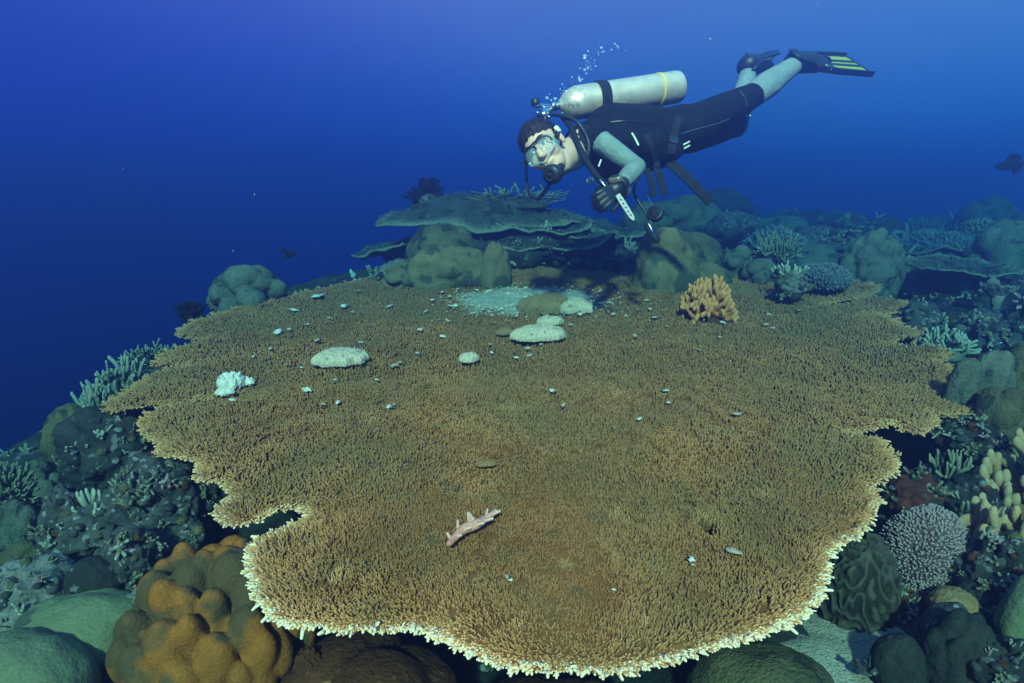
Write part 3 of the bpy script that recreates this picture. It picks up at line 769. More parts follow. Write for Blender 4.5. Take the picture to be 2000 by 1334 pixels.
put(rock, (605, 1330, 1.40), 60, 70, 'rust_rock', 'narrow reddish crusted knob between ochre mound and rust-brown boulder', seed=28)
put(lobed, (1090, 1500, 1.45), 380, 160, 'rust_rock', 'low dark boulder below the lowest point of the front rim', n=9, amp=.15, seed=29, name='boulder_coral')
# ---------------------------------------------------------------- right slope
put(lobed, (1490, 1460, 1.42), 310, 220, 'olive_mound', 'olive brown boulder coral below the front right rim', n=6, amp=.10, size=1.3, seed=40, name='boulder_coral')
put(brain, (1660, 1240, 1.62), 150, 215, 'brain_dark', 'nearly black brain coral with winding ridges beside the right rim', seed=41)
put(bush, (1795, 1145, 1.66), 185, 185, 'bush_pink', 'pinkish grey bushy coral dome with pale tips right of the table coral', seed=42, n=2600, L=.013, R=.0033, lump=.10, lobes=8)
put(branching, (1965, 1110, 1.60), 200, 165, 'finger_tan', 'tan stubby branching coral at the right edge, lower of two', seed=43, n=16, maxl=2, rad=.030, fork=3, spread=2.0, k=7, up=.0, club=True)
put(branching, (1985, 985, 1.85), 170, 165, 'finger_tan', 'tan stubby branching coral at the right edge, higher of two', seed=143, n=15, maxl=2, rad=.032, fork=3, spread=2.0, k=7, up=.0, club=True)
put(rock, (1775, 985, 1.85), 100, 62, 'sponge_red', 'dull red lumpy sponge beside the right lobe of the table coral', name='sponge', cat='sponge', seed=44, amp=.5)
put(branching, (1848, 955, 1.95), 100, 85, 'bush_brown', 'small yellowish bushy coral above the red sponge', seed=45, n=16, maxl=1, rad=.008, spread=1.2, fork=4, k=5, parts=False)
put(rock, (1880, 1010, 1.85), 120, 80, 'dark_reef', 'dark rock between the red sponge and the tan branching coral', seed=46)
put(rock, (1930, 1190, 1.55), 170, 150, 'dark_reef', 'dark purplish rock below the tan branching coral', seed=47, pits=.2)
put(rock, (1862, 1205, 1.50), 90, 60, 'tan_stone', 'smooth tan stone right of the brain coral', name='stone', cat='stone', seed=48, amp=.18, freq=1.0)
put(rock, (1760, 1190, 1.60), 70, 45, 'rust_rock', 'small rusty rock between brain coral and tan stone', seed=49)
put(lobed, (1812, 1265, 1.42), 80, 110, 'grey_rock', 'oval blue-grey stone leaning above the sand patch', name='stone', cat='stone', n=3, amp=.08, seed=50, rot=(0, .45, 0))
put(lobed, (1752, 1330, 1.36), 100, 105, 'dark_dome', 'round grey coral knob standing in the sand patch', n=4, amp=.08, seed=51, name='dome_coral')
put(lobed, (1862, 1365, 1.34), 140, 195, 'dark_dome', 'dark bumpy coral dome right of the sand patch', n=60, amp=.12, seed=52, name='dome_coral')
put(lobed, (1990, 1235, 1.38), 110, 140, 'pale_green', 'pale green ridged boulder at the right edge of the photo', n=9, amp=.14, seed=53, name='boulder_coral', rot=(0, .4, 0))
put(rock, (1960, 1345, 1.28), 150, 110, 'dark_reef', 'dark mottled rock in the bottom right corner', seed=54)
put(branching, (1690, 1310, 1.36), 50, 26, 'grey_rock', 'small grey dead twig lying on the sand patch', seed=55, n=4, maxl=1, rad=.008, spread=1.6, k=6, parts=False, name='dead_twig')
put(lobed, (1905, 800, 2.15), 90, 125, 'green_grey', 'leaning green coral lobe just right of the table tip', n=12, amp=.18, seed=60, rot=(0, .3, 0))
put(lobed, (1868, 790, 2.1), 60, 100, 'green_grey', 'narrow green coral ridge tight against the right tip of the table', n=8, amp=.15, seed=61, rot=(0, .2, 0))
put(lobed, (1950, 850, 2.0), 115, 105, 'olive_mound', 'dark green knob coral above the tan branching coral', n=12, amp=.24, seed=62)
put(lobed, (1995, 780, 2.2), 90, 120, 'olive_mound', 'dim green lobed coral cut by the right edge of the photo', n=14, amp=.25, seed=63)
put(rock, (1890, 890, 2.0), 120, 80, 'dark_reef', 'dark hollow rock below the right tip of the table', seed=64, pits=.3)
put(branching, (1838, 694, 2.85), 130, 60, 'pale_finger', 'pale stubby branching coral behind the right rim of the table', seed=65, n=22, maxl=1, rad=.016, spread=1.35, fork=4, k=6)
put(rock, (1940, 695, 3.0), 150, 85, 'grey_rock', 'blue-grey rough rock beyond the pale stubby coral', seed=66, pits=.3)
put(rock, (2002, 690, 2.9), 110, 100, 'grey_rock', 'blue-grey rough rock cut by the right edge beyond the lobes', seed=67, pits=.3)
put(rock, (1788, 644, 3.1), 80, 50, 'grey_rock', 'dark grey rock tucked behind the upper right rim', seed=68, pits=.3)
put(rock, (1860, 640, 3.4), 130, 50, 'dark_reef', 'dark rock at the mouth of the shaded hollow on the right', seed=69)
put(plate, (1948, 578, 3.1), 66, .12, 'pale_rock', 'small pale plate coral hanging in the shaded hollow', seed=70, n=60, L=.008, stalk=.12, ground=False)
put(plate, (1872, 536, 3.7), 185, .5, 'plate_green', 'flat plate coral with a bright rim above the shaded hollow', seed=71, n=260, tilt=(.10, 0, 0), stalk=.35, ground=False)
put(rock, (1900, 640, 3.9), 260, 110, 'dark_reef', 'large dark rock at the back of the shaded hollow', seed=72)
# ---------------------------------------------------------------- behind the table, right
put(lobed, (1300, 585, 3.66), 135, 138, 'fold_olive', 'upright olive coral mound standing behind the orange finger coral', seed=75, n=13, amp=.20, size=1.1, rough=.07, sink=.25)
put(lobed, (1375, 580, 3.74), 110, 72, 'fold_olive', 'lower shoulder of olive coral right of the upright olive mound', seed=175, n=9, amp=.2, rough=.07)
put(lobed, (1352, 535, 3.95), 110, 85, 'olive_mound', 'rounded olive coral just behind the upright olive mound', n=8, amp=.18, seed=76)
put(lobed, (1440, 540, 3.9), 65, 60, 'green_grey', 'small pale lump right of the olive shoulder coral', n=9, amp=.3, seed=77)
put(lobed, (1478, 548, 3.75), 70, 45, 'green_grey', 'low pale knobs below the dark bushy coral', n=12, amp=.35, seed=78)
put(branching, (1512, 530, 4.1), 85, 82, 'bush_brown', 'dark round bushy coral on the ridge behind the table', seed=79, n=16, maxl=2, rad=.010, spread=1.0, fork=4, k=5, parts=False)
put(branching, (1538, 552, 3.35), 62, 44, 'pale_finger', 'little yellowish tufted coral on the back of the table', seed=80, n=10, maxl=1, rad=.012, k=5, ground=False, parts=False)
put(rock, (1545, 568, 3.28), 62, 30, 'pale_rock', 'small bluish rock at the foot of the yellowish tufted coral', seed=81, ground=False)
put(bush, (1603, 560, 3.5), 118, 48, 'bush_blue', 'low blue-grey cushion coral on the back rim of the table', seed=82, n=700, L=.022, R=.006, ground=False)
put(lobed, (1688, 575, 3.85), 125, 128, 'green_grey', 'tall ridged green coral mound behind the right back rim', n=44, amp=.22, seed=83, rot=(0, .12, 0))
put(lobed, (1785, 575, 4.2), 75, 72, 'green_grey', 'rounded bluish coral head between ridged mound and plate coral', n=20, amp=.2, seed=84)
put(lobed, (1742, 570, 4.3), 45, 60, 'olive_mound', 'narrow dim coral knob beside the ridged green mound', n=10, amp=.2, seed=85)
put(lobed, (1965, 545, 4.3), 140, 120, 'green_grey', 'big lobed coral head at the right edge in the distance', n=24, amp=.26, seed=86)
put(plate, (1800, 492, 5.0), 150, .5, 'plate_green', 'dim plate coral on the distant slope, higher of two', seed=87, n=200, tilt=(.12, 0, 0))
put(plate, (1880, 512, 4.8), 120, .4, 'plate_green', 'dim plate coral on the distant slope beside the big lobed head', seed=88, n=160, tilt=(.10, .05, 0))
put(bush, (1830, 500, 5.2), 150, 50, 'bush_blue', 'dim bluish cushion coral far behind the plate corals', seed=89, n=300, L=.04, R=.01)
put(bush, (1905, 480, 5.4), 80, 55, 'bush_brown', 'dim bushy coral left of the big lobed head', seed=90, n=300, L=.04, R=.01)
put(lobed, (1922, 450, 7.5), 110, 66, 'olive_mound', 'faint rounded coral on the far right skyline of the reef', n=16, amp=.25, seed=91)
put(lobed, (1995, 462, 6.8), 80, 50, 'olive_mound', 'faint coral lump cut by the right edge on the skyline', n=12, amp=.25, seed=92)
put(rock, (1600, 500, 5.2), 160, 55, 'grey_rock', 'dim rubble ridge behind the cushion coral', seed=93)
put(rock, (1690, 480, 6.0), 180, 50, 'dark_reef', 'dim low ridge in the distance behind the ridged mound', seed=94)
put(lobed, (1430, 470, 5.6), 110, 60, 'grey_rock', 'hazy rounded coral left of the dark bushy coral', n=12, amp=.3, seed=95)
put(lobed, (1340, 455, 6.2), 150, 70, 'olive_mound', 'hazy broad coral mound under the diver', n=12, amp=.22, seed=96)
put(lobed, (1262, 455, 6.0), 110, 60, 'olive_mound', 'hazy coral mound left of the broad one under the diver', n=10, amp=.22, seed=97)
put(lobed, (1405, 428, 7.6), 130, 60, 'dark_reef', 'faint dark coral hump on the skyline behind the hanging strap', n=8, amp=.2, seed=98)
put(rock, (1580, 455, 8.0), 130, 40, 'dark_reef', 'faint dark hump on the skyline right of the diver', seed=99)
put(bush, (1505, 500, 5.0), 130, 55, 'bush_blue', 'hazy bluish bushy coral on the ridge behind the lumps', seed=100, n=300, L=.05, R=.012)
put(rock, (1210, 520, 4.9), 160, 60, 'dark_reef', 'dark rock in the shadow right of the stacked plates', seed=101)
# ---------------------------------------------------------------- behind the table, left: folded corals and stacked plates
put(lobed, (880, 572, 3.72), 215, 98, 'fold_olive', 'broad grey-green lumpy coral wall on the back rim, left of centre', seed=110, n=24, amp=.24, size=1.05, rough=.07, dep_f=.5)
put(lobed, (790, 568, 3.72), 110, 52, 'fold_olive', 'low left spur of the lumpy coral wall on the back rim', seed=210, n=12, amp=.28, rough=.07)
put(lobed, (968, 562, 3.62), 62, 96, 'fold_olive', 'narrow upright coral finger at the right end of the lumpy wall', seed=111, n=9, amp=.16, rough=.06, name='column_coral', sink=.2)
put(lobed, (865, 535, 3.95), 150, 102, 'olive_mound', 'rounded green coral dome rising behind the lumpy wall', n=16, amp=.22, seed=112, name='dome_coral')
put(rock, (785, 560, 3.85), 110, 52, 'pale_rock', 'flecked rubble rock at the left end of the lumpy wall', seed=113, pits=.2)
put(plate, (955, 416, 4.55), 430, .95, 'plate_green', 'topmost of the stacked plate corals, its left tip reaching out over open water', seed=114, n=840, cup=-.06, peak=.13, peak_x=-.2, tilt=(.10, .02, 0), thick=.035, wav=.055, stalk=.4, lob=.16, ground=False)
put(plate, (1045, 440, 4.40), 230, .70, 'plate_green', 'middle of the stacked plate corals under the topmost', seed=115, n=320, cup=.03, tilt=(.16, .02, 0), thick=.035, wav=.055, stalk=.3, ground=False)
put(plate, (1050, 468, 4.30), 290, .85, 'plate_green', 'lowest and widest right-hand plate of the stacked plate corals', seed=116, n=480, cup=.03, tilt=(.14, .02, 0), thick=.035, wav=.055, stalk=.4, ground=False)
put(plate, (765, 482, 4.7), 150, .6, 'plate_green', 'dark small plate low at the left of the stacked plates', seed=117, n=80, cup=.02, tilt=(.05, -.25, 0), thick=.05, stalk=.3, ground=False)
put(plate, (1185, 452, 4.9), 150, .6, 'plate_green', 'small dim plate at the right end of the stacked plates', seed=118, n=240, cup=.02, tilt=(.12, .05, 0), thick=.035, wav=.055, stalk=.3, ground=False)
put(plate, (990, 430, 4.62), 330, .8, 'plate_green', 'thin rough plate pressed just under the topmost stacked plate', seed=124, n=600, cup=-.03, tilt=(.12, .03, 0), thick=.035, wav=.055, stalk=.3, lob=.22, ground=False)
put(plate, (1120, 455, 4.45), 190, .6, 'plate_green', 'short ragged plate at the right of the stack between middle and lowest', seed=125, n=400, cup=.02, tilt=(.15, .06, 0), thick=.035, wav=.055, stalk=.3, lob=.22, ground=False)
put(plate, (900, 470, 4.6), 240, .6, 'plate_green', 'shaded plate low on the left of the stack behind the green dome', seed=126, n=320, cup=.02, tilt=(.10, -.06, 0), thick=.035, wav=.055, stalk=.3, lob=.2, ground=False)
put(branching, (1010, 402, 4.55), 210, 45, 'bush_brown', 'rough twiggy coral growing on the topmost stacked plate', seed=119, n=30, maxl=1, rad=.012, spread=1.8, fork=4, k=5, parts=False, ground=False)
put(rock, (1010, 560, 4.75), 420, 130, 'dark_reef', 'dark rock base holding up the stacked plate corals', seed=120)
put(crinoid, (836, 384, 4.75), 62, 'dark feather star behind the left wing of the stacked plates', seed=121, ground=False)
put(bush, (838, 400, 4.7), 40, 20, 'pale_rock', 'small pale tuft at the foot of the feather star behind the plates', seed=122, n=120, L=.02, R=.006, ground=False)
put(plate, (1210, 515, 4.1), 70, .25, 'plate_green', 'small pale plate on the ground in the gap right of the stacked plates', seed=123, n=60, L=.012, stalk=.1)

# ================================================================ reef ground
CT = np.array(BASES)
def g_base(x, y):
    x = np.asarray(x, float); y = np.asarray(y, float)
    z = 0.12 + 0.66 * sstep(1.2, 4.6, y) + 0.30 * sstep(4.6, 12, y)
    xe = np.interp(y, [0, 2.2, 3.0, 4.0, 5.5, 8, 14, 30], [-2.0, -2.0, -1.75, -1.35, -0.9, 0.2, 2.2, 8.0])
    e = np.maximum(0, xe - x)
    z = z - np.minimum(9.0, 0.9 * e + 0.6 * e ** 2)
    return z
CTB = CT[:, 2] - g_base(CT[:, 0], CT[:, 1])
CS = 0.11 * np.hypot(CT[:, 0], CT[:, 1])
def GZ(x, y):
    x = np.asarray(x, float); y = np.asarray(y, float); sh = x.shape; x = x.ravel(); y = y.ravel()
    num = np.zeros(x.size); den = np.full(x.size, 0.12)
    for (cx, cy, _), b, s in zip(CT, CTB, CS):
        w = np.exp(-((x - cx) ** 2 + (y - cy) ** 2) / (2 * s * s)); num += w * (b - 0.005); den += w
    z = g_base(x, y) + num / den
    r = np.hypot(x, y)
    z = z + 0.05 * fbm2(x * 2.2, y * 2.2, 4, 51) + 0.022 * fbm2(x * 9, y * 9, 4, 52) * np.minimum(1.5, .5 + r * .2)
    s = sdist(x, y)
    under = sstep(-0.12, 0.10, s) * ((x > gx0) & (x < gx1) & (y > gy0) & (y < gy1))
    lim = t_plane(x, y) - 0.32
    z = np.where(under > 0, z * (1 - under) + np.minimum(z, lim) * under, z)
    return z.reshape(sh)
def build_ground():
    ax = np.concatenate([-np.geomspace(11, 2.6, 60), np.linspace(-2.55, 2.55, 256)[1:-1], np.geomspace(2.6, 11, 70)])
    ay = np.concatenate([np.linspace(-1.5, .45, 20), np.linspace(.5, 4.5, 200), np.geomspace(4.55, 17, 110)])
    X, Y = np.meshgrid(ax, ay, indexing='ij'); Z = GZ(X, Y)
    ny = len(ay); i, j = np.meshgrid(np.arange(len(ax) - 1), np.arange(ny - 1), indexing='ij'); i, j = i.ravel(), j.ravel()
    F = np.stack([i * ny + j, (i + 1) * ny + j, (i + 1) * ny + j + 1, i * ny + j + 1], 1)
    g = Geo().add(np.stack([X, Y, Z], -1).reshape(-1, 3), F, 0.0)
    o = link('reef_ground', g.mesh('reef_ground', MATS['reef_floor'])); tag(o, 'dark reef slope falling away on the left', None, None, 'structure')
    # sand pocket, lower right: a sheet laid a little over the rock
    c = at(1725, 1290, 1.42); na, nr = 48, 10
    an = np.linspace(0, 2 * math.pi, na, endpoint=False); rim = .26 * (1 + .5 * fbm(np.stack([np.cos(an) * 1.6, np.sin(an) * 1.6, an * 0 + 4], 1), 3, 77))
    rr = np.linspace(.02, 1, nr); X = c[0] + np.outer(rr, np.cos(an) * rim); Y = c[1] + np.outer(rr, np.sin(an) * rim * 1.1)
    Z = GZ(X, Y); Z = .35 * Z + .65 * np.median(Z) ; Z += (0.03 * (1 - rr ** 4) - .02)[:, None] + .012 * fbm2(X * 8, Y * 8, 3, 78)
    i, j = np.meshgrid(np.arange(nr - 1), np.arange(na), indexing='ij'); i, j = i.ravel(), j.ravel(); j2 = (j + 1) % na
    F = np.stack([i * na + j, (i + 1) * na + j, (i + 1) * na + j2, i * na + j2], 1)
    o = link('sand_patch', Geo().add(np.stack([X, Y, Z], -1).reshape(-1, 3), F).mesh('sand_patch', MATS['sand']))
    tag(o, 'pale sand pocket between the corals at lower right', None, None, 'structure')
build_ground()
build_table()
for fn, a, k in TODO: fn(*a, **k)

# ================================================================ loose corals and rubble lying on the table
def loose(px, py, w, hpx, mat, label, seed, rotz=0.0, dfac=.55, cat='coral', name='mushroom_coral', ridge=34, irr=.12, tilt=(0.1, 0), knob=.10):
    p = on_table(px, py); dep = depth_of(p); W = m(w, dep); H = m(hpx, dep)
    p = p + np.array([0, 0, 0.016 + H * .12])
    return mushroom(p, W, W * dfac, H * .62, mat, label, name, cat, seed, ridge, rotz, tilt, None, irr, knob)
loose(668, 716, 98, 36, 'white_coral', 'whitish wedge-shaped mushroom coral, leftmost big one on the table', 201, .1, .62, irr=.28)
loose(1052, 668, 106, 34, 'white_coral', 'long cream mushroom coral lying in front of the rubble heap', 202, .18, .5)
loose(1074, 639, 54, 20, 'white_coral', 'short cream mushroom coral between the long one and the rubble heap', 203, .1, .5)
loose(916, 713, 42, 22, 'white_coral', 'small oval cream mushroom coral alone on the brown table', 204, .5, .6)
loose(985, 659, 36, 17, 'tan_stone', 'small tan mushroom coral left of the long cream one', 205, .5, .6)
loose(1128, 613, 70, 34, 'white_coral', 'pale rounded coral lump at the right end of the rubble heap', 206, .0, .7, irr=.35, ridge=0, knob=.5, name='dead_coral')
loose(1062, 612, 92, 40, 'tan_stone', 'tan crusted coral lump in the middle of the rubble heap', 207, .0, .7, irr=.35, ridge=0, knob=.6, name='dead_coral')
loose(948, 918, 40, 14, 'finger_tan', 'small sandy brown patch of dead coral on the table front', 208, .1, .5, name='dead_coral', irr=.3)
loose(452, 762, 52, 34, 'bone_white', 'chalk white broken coral lump on the left of the table', 209, .3, .7, irr=.35, ridge=0, knob=.6, name='dead_coral')
loose(482, 757, 34, 16, 'bone_white', 'chalk white broken chip right beside the white lump', 210, .1, .6, irr=.35, ridge=0, knob=.6, name='dead_coral')
loose(440, 778, 34, 14, 'bone_white', 'chalk white broken chip in front of the white lump', 211, .2, .6, irr=.35, ridge=0, knob=.6, name='dead_coral')
# the finger coral on the back of the table
pf = on_table(1380, 622) - np.array([0, 0, .01])
branching((1380, 622, depth_of(pf)), 112, 92, 'finger_orange', 'orange stubby finger coral standing on the back of the table', name='finger_coral', seed=212, n=34, maxl=2, rad=.024, fork=4, spread=1.3, k=6, club=True, basemat='rust_rock', p0=pf)
# a pink dead branch lying on the front
def dead_branch():
    p = on_table(925, 1052) + np.array([0, 0, .024]); dep = depth_of(p); s = m(1, dep); g = Geo()
    pts = np.array([[-42, -36], [-20, -8], [2, 0], [20, 18], [42, 36]], float)
    P3 = np.stack([pts[:, 0] * s, pts[:, 1] * s * 1.45, pts[:, 1] * 0 + np.array([.0, .006, .010, .006, .012])], 1)
    P3 = smooth_path(P3, 4); tube(g, P3, np.interp(np.linspace(0, 1, len(P3)), [0, .3, .6, 1], [.007, .013, .012, .005]), 7, tip=(.1, .7))
    r = np.random.default_rng(5)
    for t, a, l in ((.2, 1.9, .028), (.45, 2.0, .032), (.5, -.6, .022), (.72, -.4, .024), (.85, 1.7, .02), (.3, -.5, .018), (.1, 2.6, .018), (.6, 2.4, .03), (.15, -.9, .014), (.93, .1, .02), (.38, 1.2, .02)):
        b = P3[int(t * (len(P3) - 1))]; d = np.array([math.cos(a), math.sin(a), .45]); tube(g, [b, b + d * l * .5, b + d * l + np.array([.003, 0, .002])], [.0055, .005, .003], 6, tip=(.2, .9))
    return place('dead_branch', 'pink broken coral branch lying on the front of the table', 'dead coral', g, MATS['pink_dead'], p)
dead_branch()
# white chips: positions read off the photograph, alike and too small to tell apart
CHIPS = [(820,650,9),(865,664,8),(822,652,7),(706,676,8),(528,688,7),(495,704,6),(560,720,6),(590,726,6),(655,750,6),(736,750,6),(770,722,11),(782,716,8),
 (815,697,6),(545,655,12),(566,650,9),(620,672,10),(575,612,11),(600,640,7),(672,604,10),(645,628,8),(690,616,7),(760,604,9),(832,614,9),(845,592,7),(880,604,9),(872,630,7),(876,634,8),(632,798,8),(660,795,9),(600,770,14),
 (760,803,9),(770,799,6),(1032,688,8),(1034,702,8),(1056,680,6),(1008,706,6),(958,680,6),(960,696,5),(1115,641,6),(1278,627,9),(1410,636,7),(1302,644,6),(1240,663,9),(1495,640,8),(1508,648,6),(1405,665,5),(1365,690,5),(1105,664,5),
 (1100,800,9),(1078,772,9),(1300,772,10),(1305,795,7),(1248,828,9),(1440,818,12),(1432,1090,17),(1422,1086,9),(1350,1105,10),(1352,1116,8),(990,1140,9),(998,1146,6),(1198,1165,7),(1500,620,7),(1560,612,6),(455,790,8),(470,760,6),(620,585,16),(700,575,9)]
def chips():
    r = np.random.default_rng(12); meshes = []
    for v in range(6):
        D, F = ico(2); R = 1 + .95 * fbm(D * 2.0 + v * 5, 3, 60 + v)
        meshes.append(Geo().add(D * R[:, None] * np.array([1, .8, .42]), F).mesh('coral_chip', MATS['bone_white' if v % 2 else 'white_coral']))
    for (x, y, w) in CHIPS:
        p = on_table(x, y); s = m(w, depth_of(p)) / 2 * 1.3; p = p + np.array([0, 0, .016 + s * .15])
        o = bpy.data.objects.new('coral_chip', meshes[r.integers(0, 6)]); COL.objects.link(o); o.location = p
        o.scale = (s * 1.15, s * r.uniform(.8, 1.2), s * r.uniform(.7, 1.1)); o.rotation_euler = (r.uniform(-.3, .3), r.uniform(-.3, .3), r.uniform(0, 6.28))
        own = {(1432, 1090): 'largest white chip at front right, just below the small dark gap', (1422, 1086): 'small white chip touching the largest chip at front right',
               (1350, 1105): 'upper of two white chips left of the largest chip at front right', (1352, 1116): 'lower of two white chips left of the largest chip at front right',
               (990, 1140): 'larger of two white chips in front of the pink broken branch', (998, 1146): 'smaller of two white chips in front of the pink broken branch',
               (1198, 1165): 'lone white chip nearest to the lowest point of the front rim', (1440, 818): 'yellowish white chip alone on the right middle of the table',
               (620, 585): 'widest white chip at the back left, behind all other chips there', (600, 770): 'long white chip between the chalk white lump and wedge-shaped mushroom coral',
               (1032, 688): 'upper of two white chips right in front of the long cream mushroom coral', (1034, 702): 'lower of two white chips right in front of the long cream mushroom coral'}.get((x, y))
        tag(o, own or 'tiny white coral chip lying loose among others on the back or middle of the table', 'coral chip', 'white coral chips scattered on the table')
chips()
# rubble bed in the hollow at the back: uncountable grit
def rubble():
    r = np.random.default_rng(31); g = Geo(); D, F = ico(1)
    N = 2600; n = 0
    while n < N:
        a = r.normal(0, 1, 2); x, y = 1035 + a[0] * 62, 590 + a[1] * 13 + abs(a[0]) * 2
        if y < 556 or y > 640: continue
        if r.uniform() < .05: x = r.uniform(840, 1420); y = r.uniform(566, 636)
        p = on_table(x, y); s = m(r.uniform(.6, 2.3) * (2.2 if r.uniform() < .10 else 1), depth_of(p))
        R = 1 + .4 * r.normal(0, 1, len(D)).clip(-1, 1)
        g.add(p + np.array([0, 0, .017]) + D * R[:, None] * np.array([s, s * r.uniform(.8, 1.6), s * .5]), F, r.uniform(0, 1)); n += 1
    o = link('rubble', g.mesh('rubble', MATS['white_coral'], False)); tag(o, 'bed of pale coral rubble in the hollow at the back of the table', 'rubble', None, 'stuff')
    # sand film under it
    g = Geo(); xs = np.linspace(880, 1200, 60); ys = np.linspace(560, 618, 16); P = np.array([[on_table(x, y) for y in ys] for x in xs])
    X, Y = np.meshgrid(xs, ys, indexing='ij'); q = ((X - 1035) / 150) ** 2 + ((Y - 588) / 26) ** 2 + .5 * fbm2(X * .03, Y * .08, 3, 14)
    P[..., 2] += .036 * (1 - np.clip(q, 0, 2)); i, j = np.meshgrid(np.arange(59), np.arange(15), indexing='ij'); i, j = i.ravel(), j.ravel()
    F = np.stack([i * 16 + j, (i + 1) * 16 + j, (i + 1) * 16 + j + 1, i * 16 + j + 1], 1)
    o = link('sand_film', g.add(P.reshape(-1, 3), F).mesh('sand_film', MATS['sand'])); tag(o, 'pale sand settled in the hollow at the back of the table', None, None, 'structure')
rubble()

# ================================================================ small growth crusting the rocks: nobody could count it
def small_growth():
    r = np.random.default_rng(90); bpy.context.view_layer.update(); dg = bpy.context.evaluated_depsgraph_get()
    g = Geo(); t = Geo(); hosts = ('reef_rock', 'reef_ground', 'sponge')
    zones = [((0, 470), (860, 1334), 420), ((1590, 2000), (620, 1334), 900), ((1230, 2000), (425, 600), 500), ((560, 1620), (1225, 1334), 60), ((180, 420), (640, 900), 120), ((690, 1240), (440, 560), 150)]
    D1, F1 = ico(2)
    for (xr, yr, n) in zones:
        for q in range(n):
            px, py = r.uniform(*xr), r.uniform(*yr); d = unit(ray(px, py))
            ok, co, no, _, ob, _ = SC.ray_cast(dg, Vector(CAM), Vector(d))
            if not ok or not ob.name.startswith(hosts): continue
            co, no = np.array(co), np.array(no); dep = depth_of(co); kind = r.uniform()
            if dep > 12: continue
            if kind < .66:
                s = m(r.uniform(3, 13), min(dep, 5)); R = 1 + .5 * fbm(D1 * 1.7 + q, 3, q % 50)
                g.add(co + D1 * R[:, None] * s * np.array([1, 1, r.uniform(.5, 1.1)]) - no * s * .3, F1, r.uniform(0, .6), int(r.choice([0, 0, 1, 1, 2, 3, 4])))
            else:
                k = int(r.integers(5, 13)); L = m(r.uniform(8, 24), min(dep, 5)); N = no * .9 + np.array([0, 0, .4]) + r.normal(0, .55, (k, 3))
                prongs(t, np.repeat(co[None], k, 0) + r.normal(0, L * .25, (k, 3)) - no * L * .15, N, L * r.uniform(.6, 1.2, k), L * r.uniform(.13, .20), 5, tip=(0, .9), taper=.8, mi=int(r.choice([0, 0, 0, 1, 2, 3])))
    o = link('reef_crust', g.mesh('reef_crust', [MATS[x] for x in ('dark_reef', 'grey_rock', 'pale_rock', 'rust_rock', 'olive_mound')])); tag(o, 'nodules and coral rubble crusting the reef rocks', 'rubble', None, 'stuff')
    o = link('reef_tufts', t.mesh('reef_tufts', [MATS[x] for x in ('bush_brown', 'green_grey', 'bush_pink', 'pale_finger')])); tag(o, 'small coral tufts and fronds sprouting all over the reef rocks', 'coral tufts', None, 'stuff')
small_growth()
def far_jumble():
    r = np.random.default_rng(66); g = Geo(); D, F = ico(3)
    for q in range(150):
        dep = r.uniform(4.3, 9.5); px = r.uniform(1250, 2050); p = at(px, 470, dep); x, y = p[0], p[1]; z = float(GZ(np.array([x]), np.array([y]))[0]); s = r.uniform(.06, .20) * (.6 + dep * .09)
        if r.uniform() < .6:
            R = .8 + lobe_radius(D, r, int(r.integers(6, 24)), 1.0, .3) + .12 * fbm(D * 4 + q, 3, q); V = D * R[:, None] * s * np.array([1, .9, r.uniform(.5, 1.0)]); g.add(V + np.array([x, y, z + s * .1]), F, 0, int(r.choice([0, 1, 2, 3])))
        else:
            k = int(r.integers(14, 40)); N = r.normal(0, 1, (k, 3)) + np.array([0, 0, .9]); B = np.array([x, y, z]) + r.normal(0, s * .3, (k, 3)) * np.array([1, 1, .2])
            prongs(g, B, N, s * r.uniform(.6, 1.3, k), s * r.uniform(.05, .10), 5, tip=(0, .7), taper=.8, mi=int(r.choice([1, 4, 5])))
    o = link('distant_corals', g.mesh('distant_corals', [MATS[x] for x in ('dark_reef', 'green_grey', 'olive_mound', 'grey_rock', 'bush_brown', 'bush_blue')])); tag(o, 'hazy jumble of small corals over the distant slope', 'corals', None, 'stuff')
far_jumble()

# ================================================================ fish, specks in the water, the water itself
def fish(pos, L, mat, label, heading, seed=1, deep=.36):
    g = Geo(); n, k = 18, 12; t = np.linspace(0, 1, n); P = []
    hgt = np.interp(t, [0, .12, .35, .6, .82, .92, 1], [.03, .16, .30, .26, .09, .07, .075]) * deep / .30; wid = hgt * .42
    an = np.arange(k) * 2 * math.pi / k
    V = np.stack([np.repeat(t - .5, k).reshape(n, k), wid[:, None] * np.cos(an) / 2 * 1.0, hgt[:, None] * np.sin(an) / 2], -1).reshape(-1, 3) * L
    i, j = np.meshgrid(np.arange(n - 1), np.arange(k), indexing='ij'); i, j = i.ravel(), j.ravel(); j2 = (j + 1) % k
    g.add(V, np.stack([i * k + j, i * k + j2, (i + 1) * k + j2, (i + 1) * k + j], 1))
    g.add2(np.array([[-.5 * L, 0, 0]]), [], []);
    def fin(pts, th=.006):
        pts = np.array(pts) * L; q = len(pts); a = np.stack([pts[:, 0], np.full(q, th * L), pts[:, 1]], 1); b = a * np.array([1, -1, 1])
        s = np.arange(q); side = np.stack([s, (s + 1) % q, q + (s + 1) % q, q + s], 1)
        f = [[0, s_, s_ + 1] for s_ in range(1, q - 1)]
        g.add2(np.concatenate([a, b]), f + [[x + q for x in y[::-1]] for y in f], side)
    fin([(.42, .03), (.62, .16), (.58, 0), (.62, -.16), (.42, -.03)])
    fin([(-.2, .12), (-.05, .27), (.2, .24), (.3, .08)]); fin([(0, -.1), (.08, -.24), (.24, -.20), (.3, -.06)])
    o = place('reef_fish', label, 'fish', g, MATS[mat], at(*pos)); o.rotation_euler = heading; return o
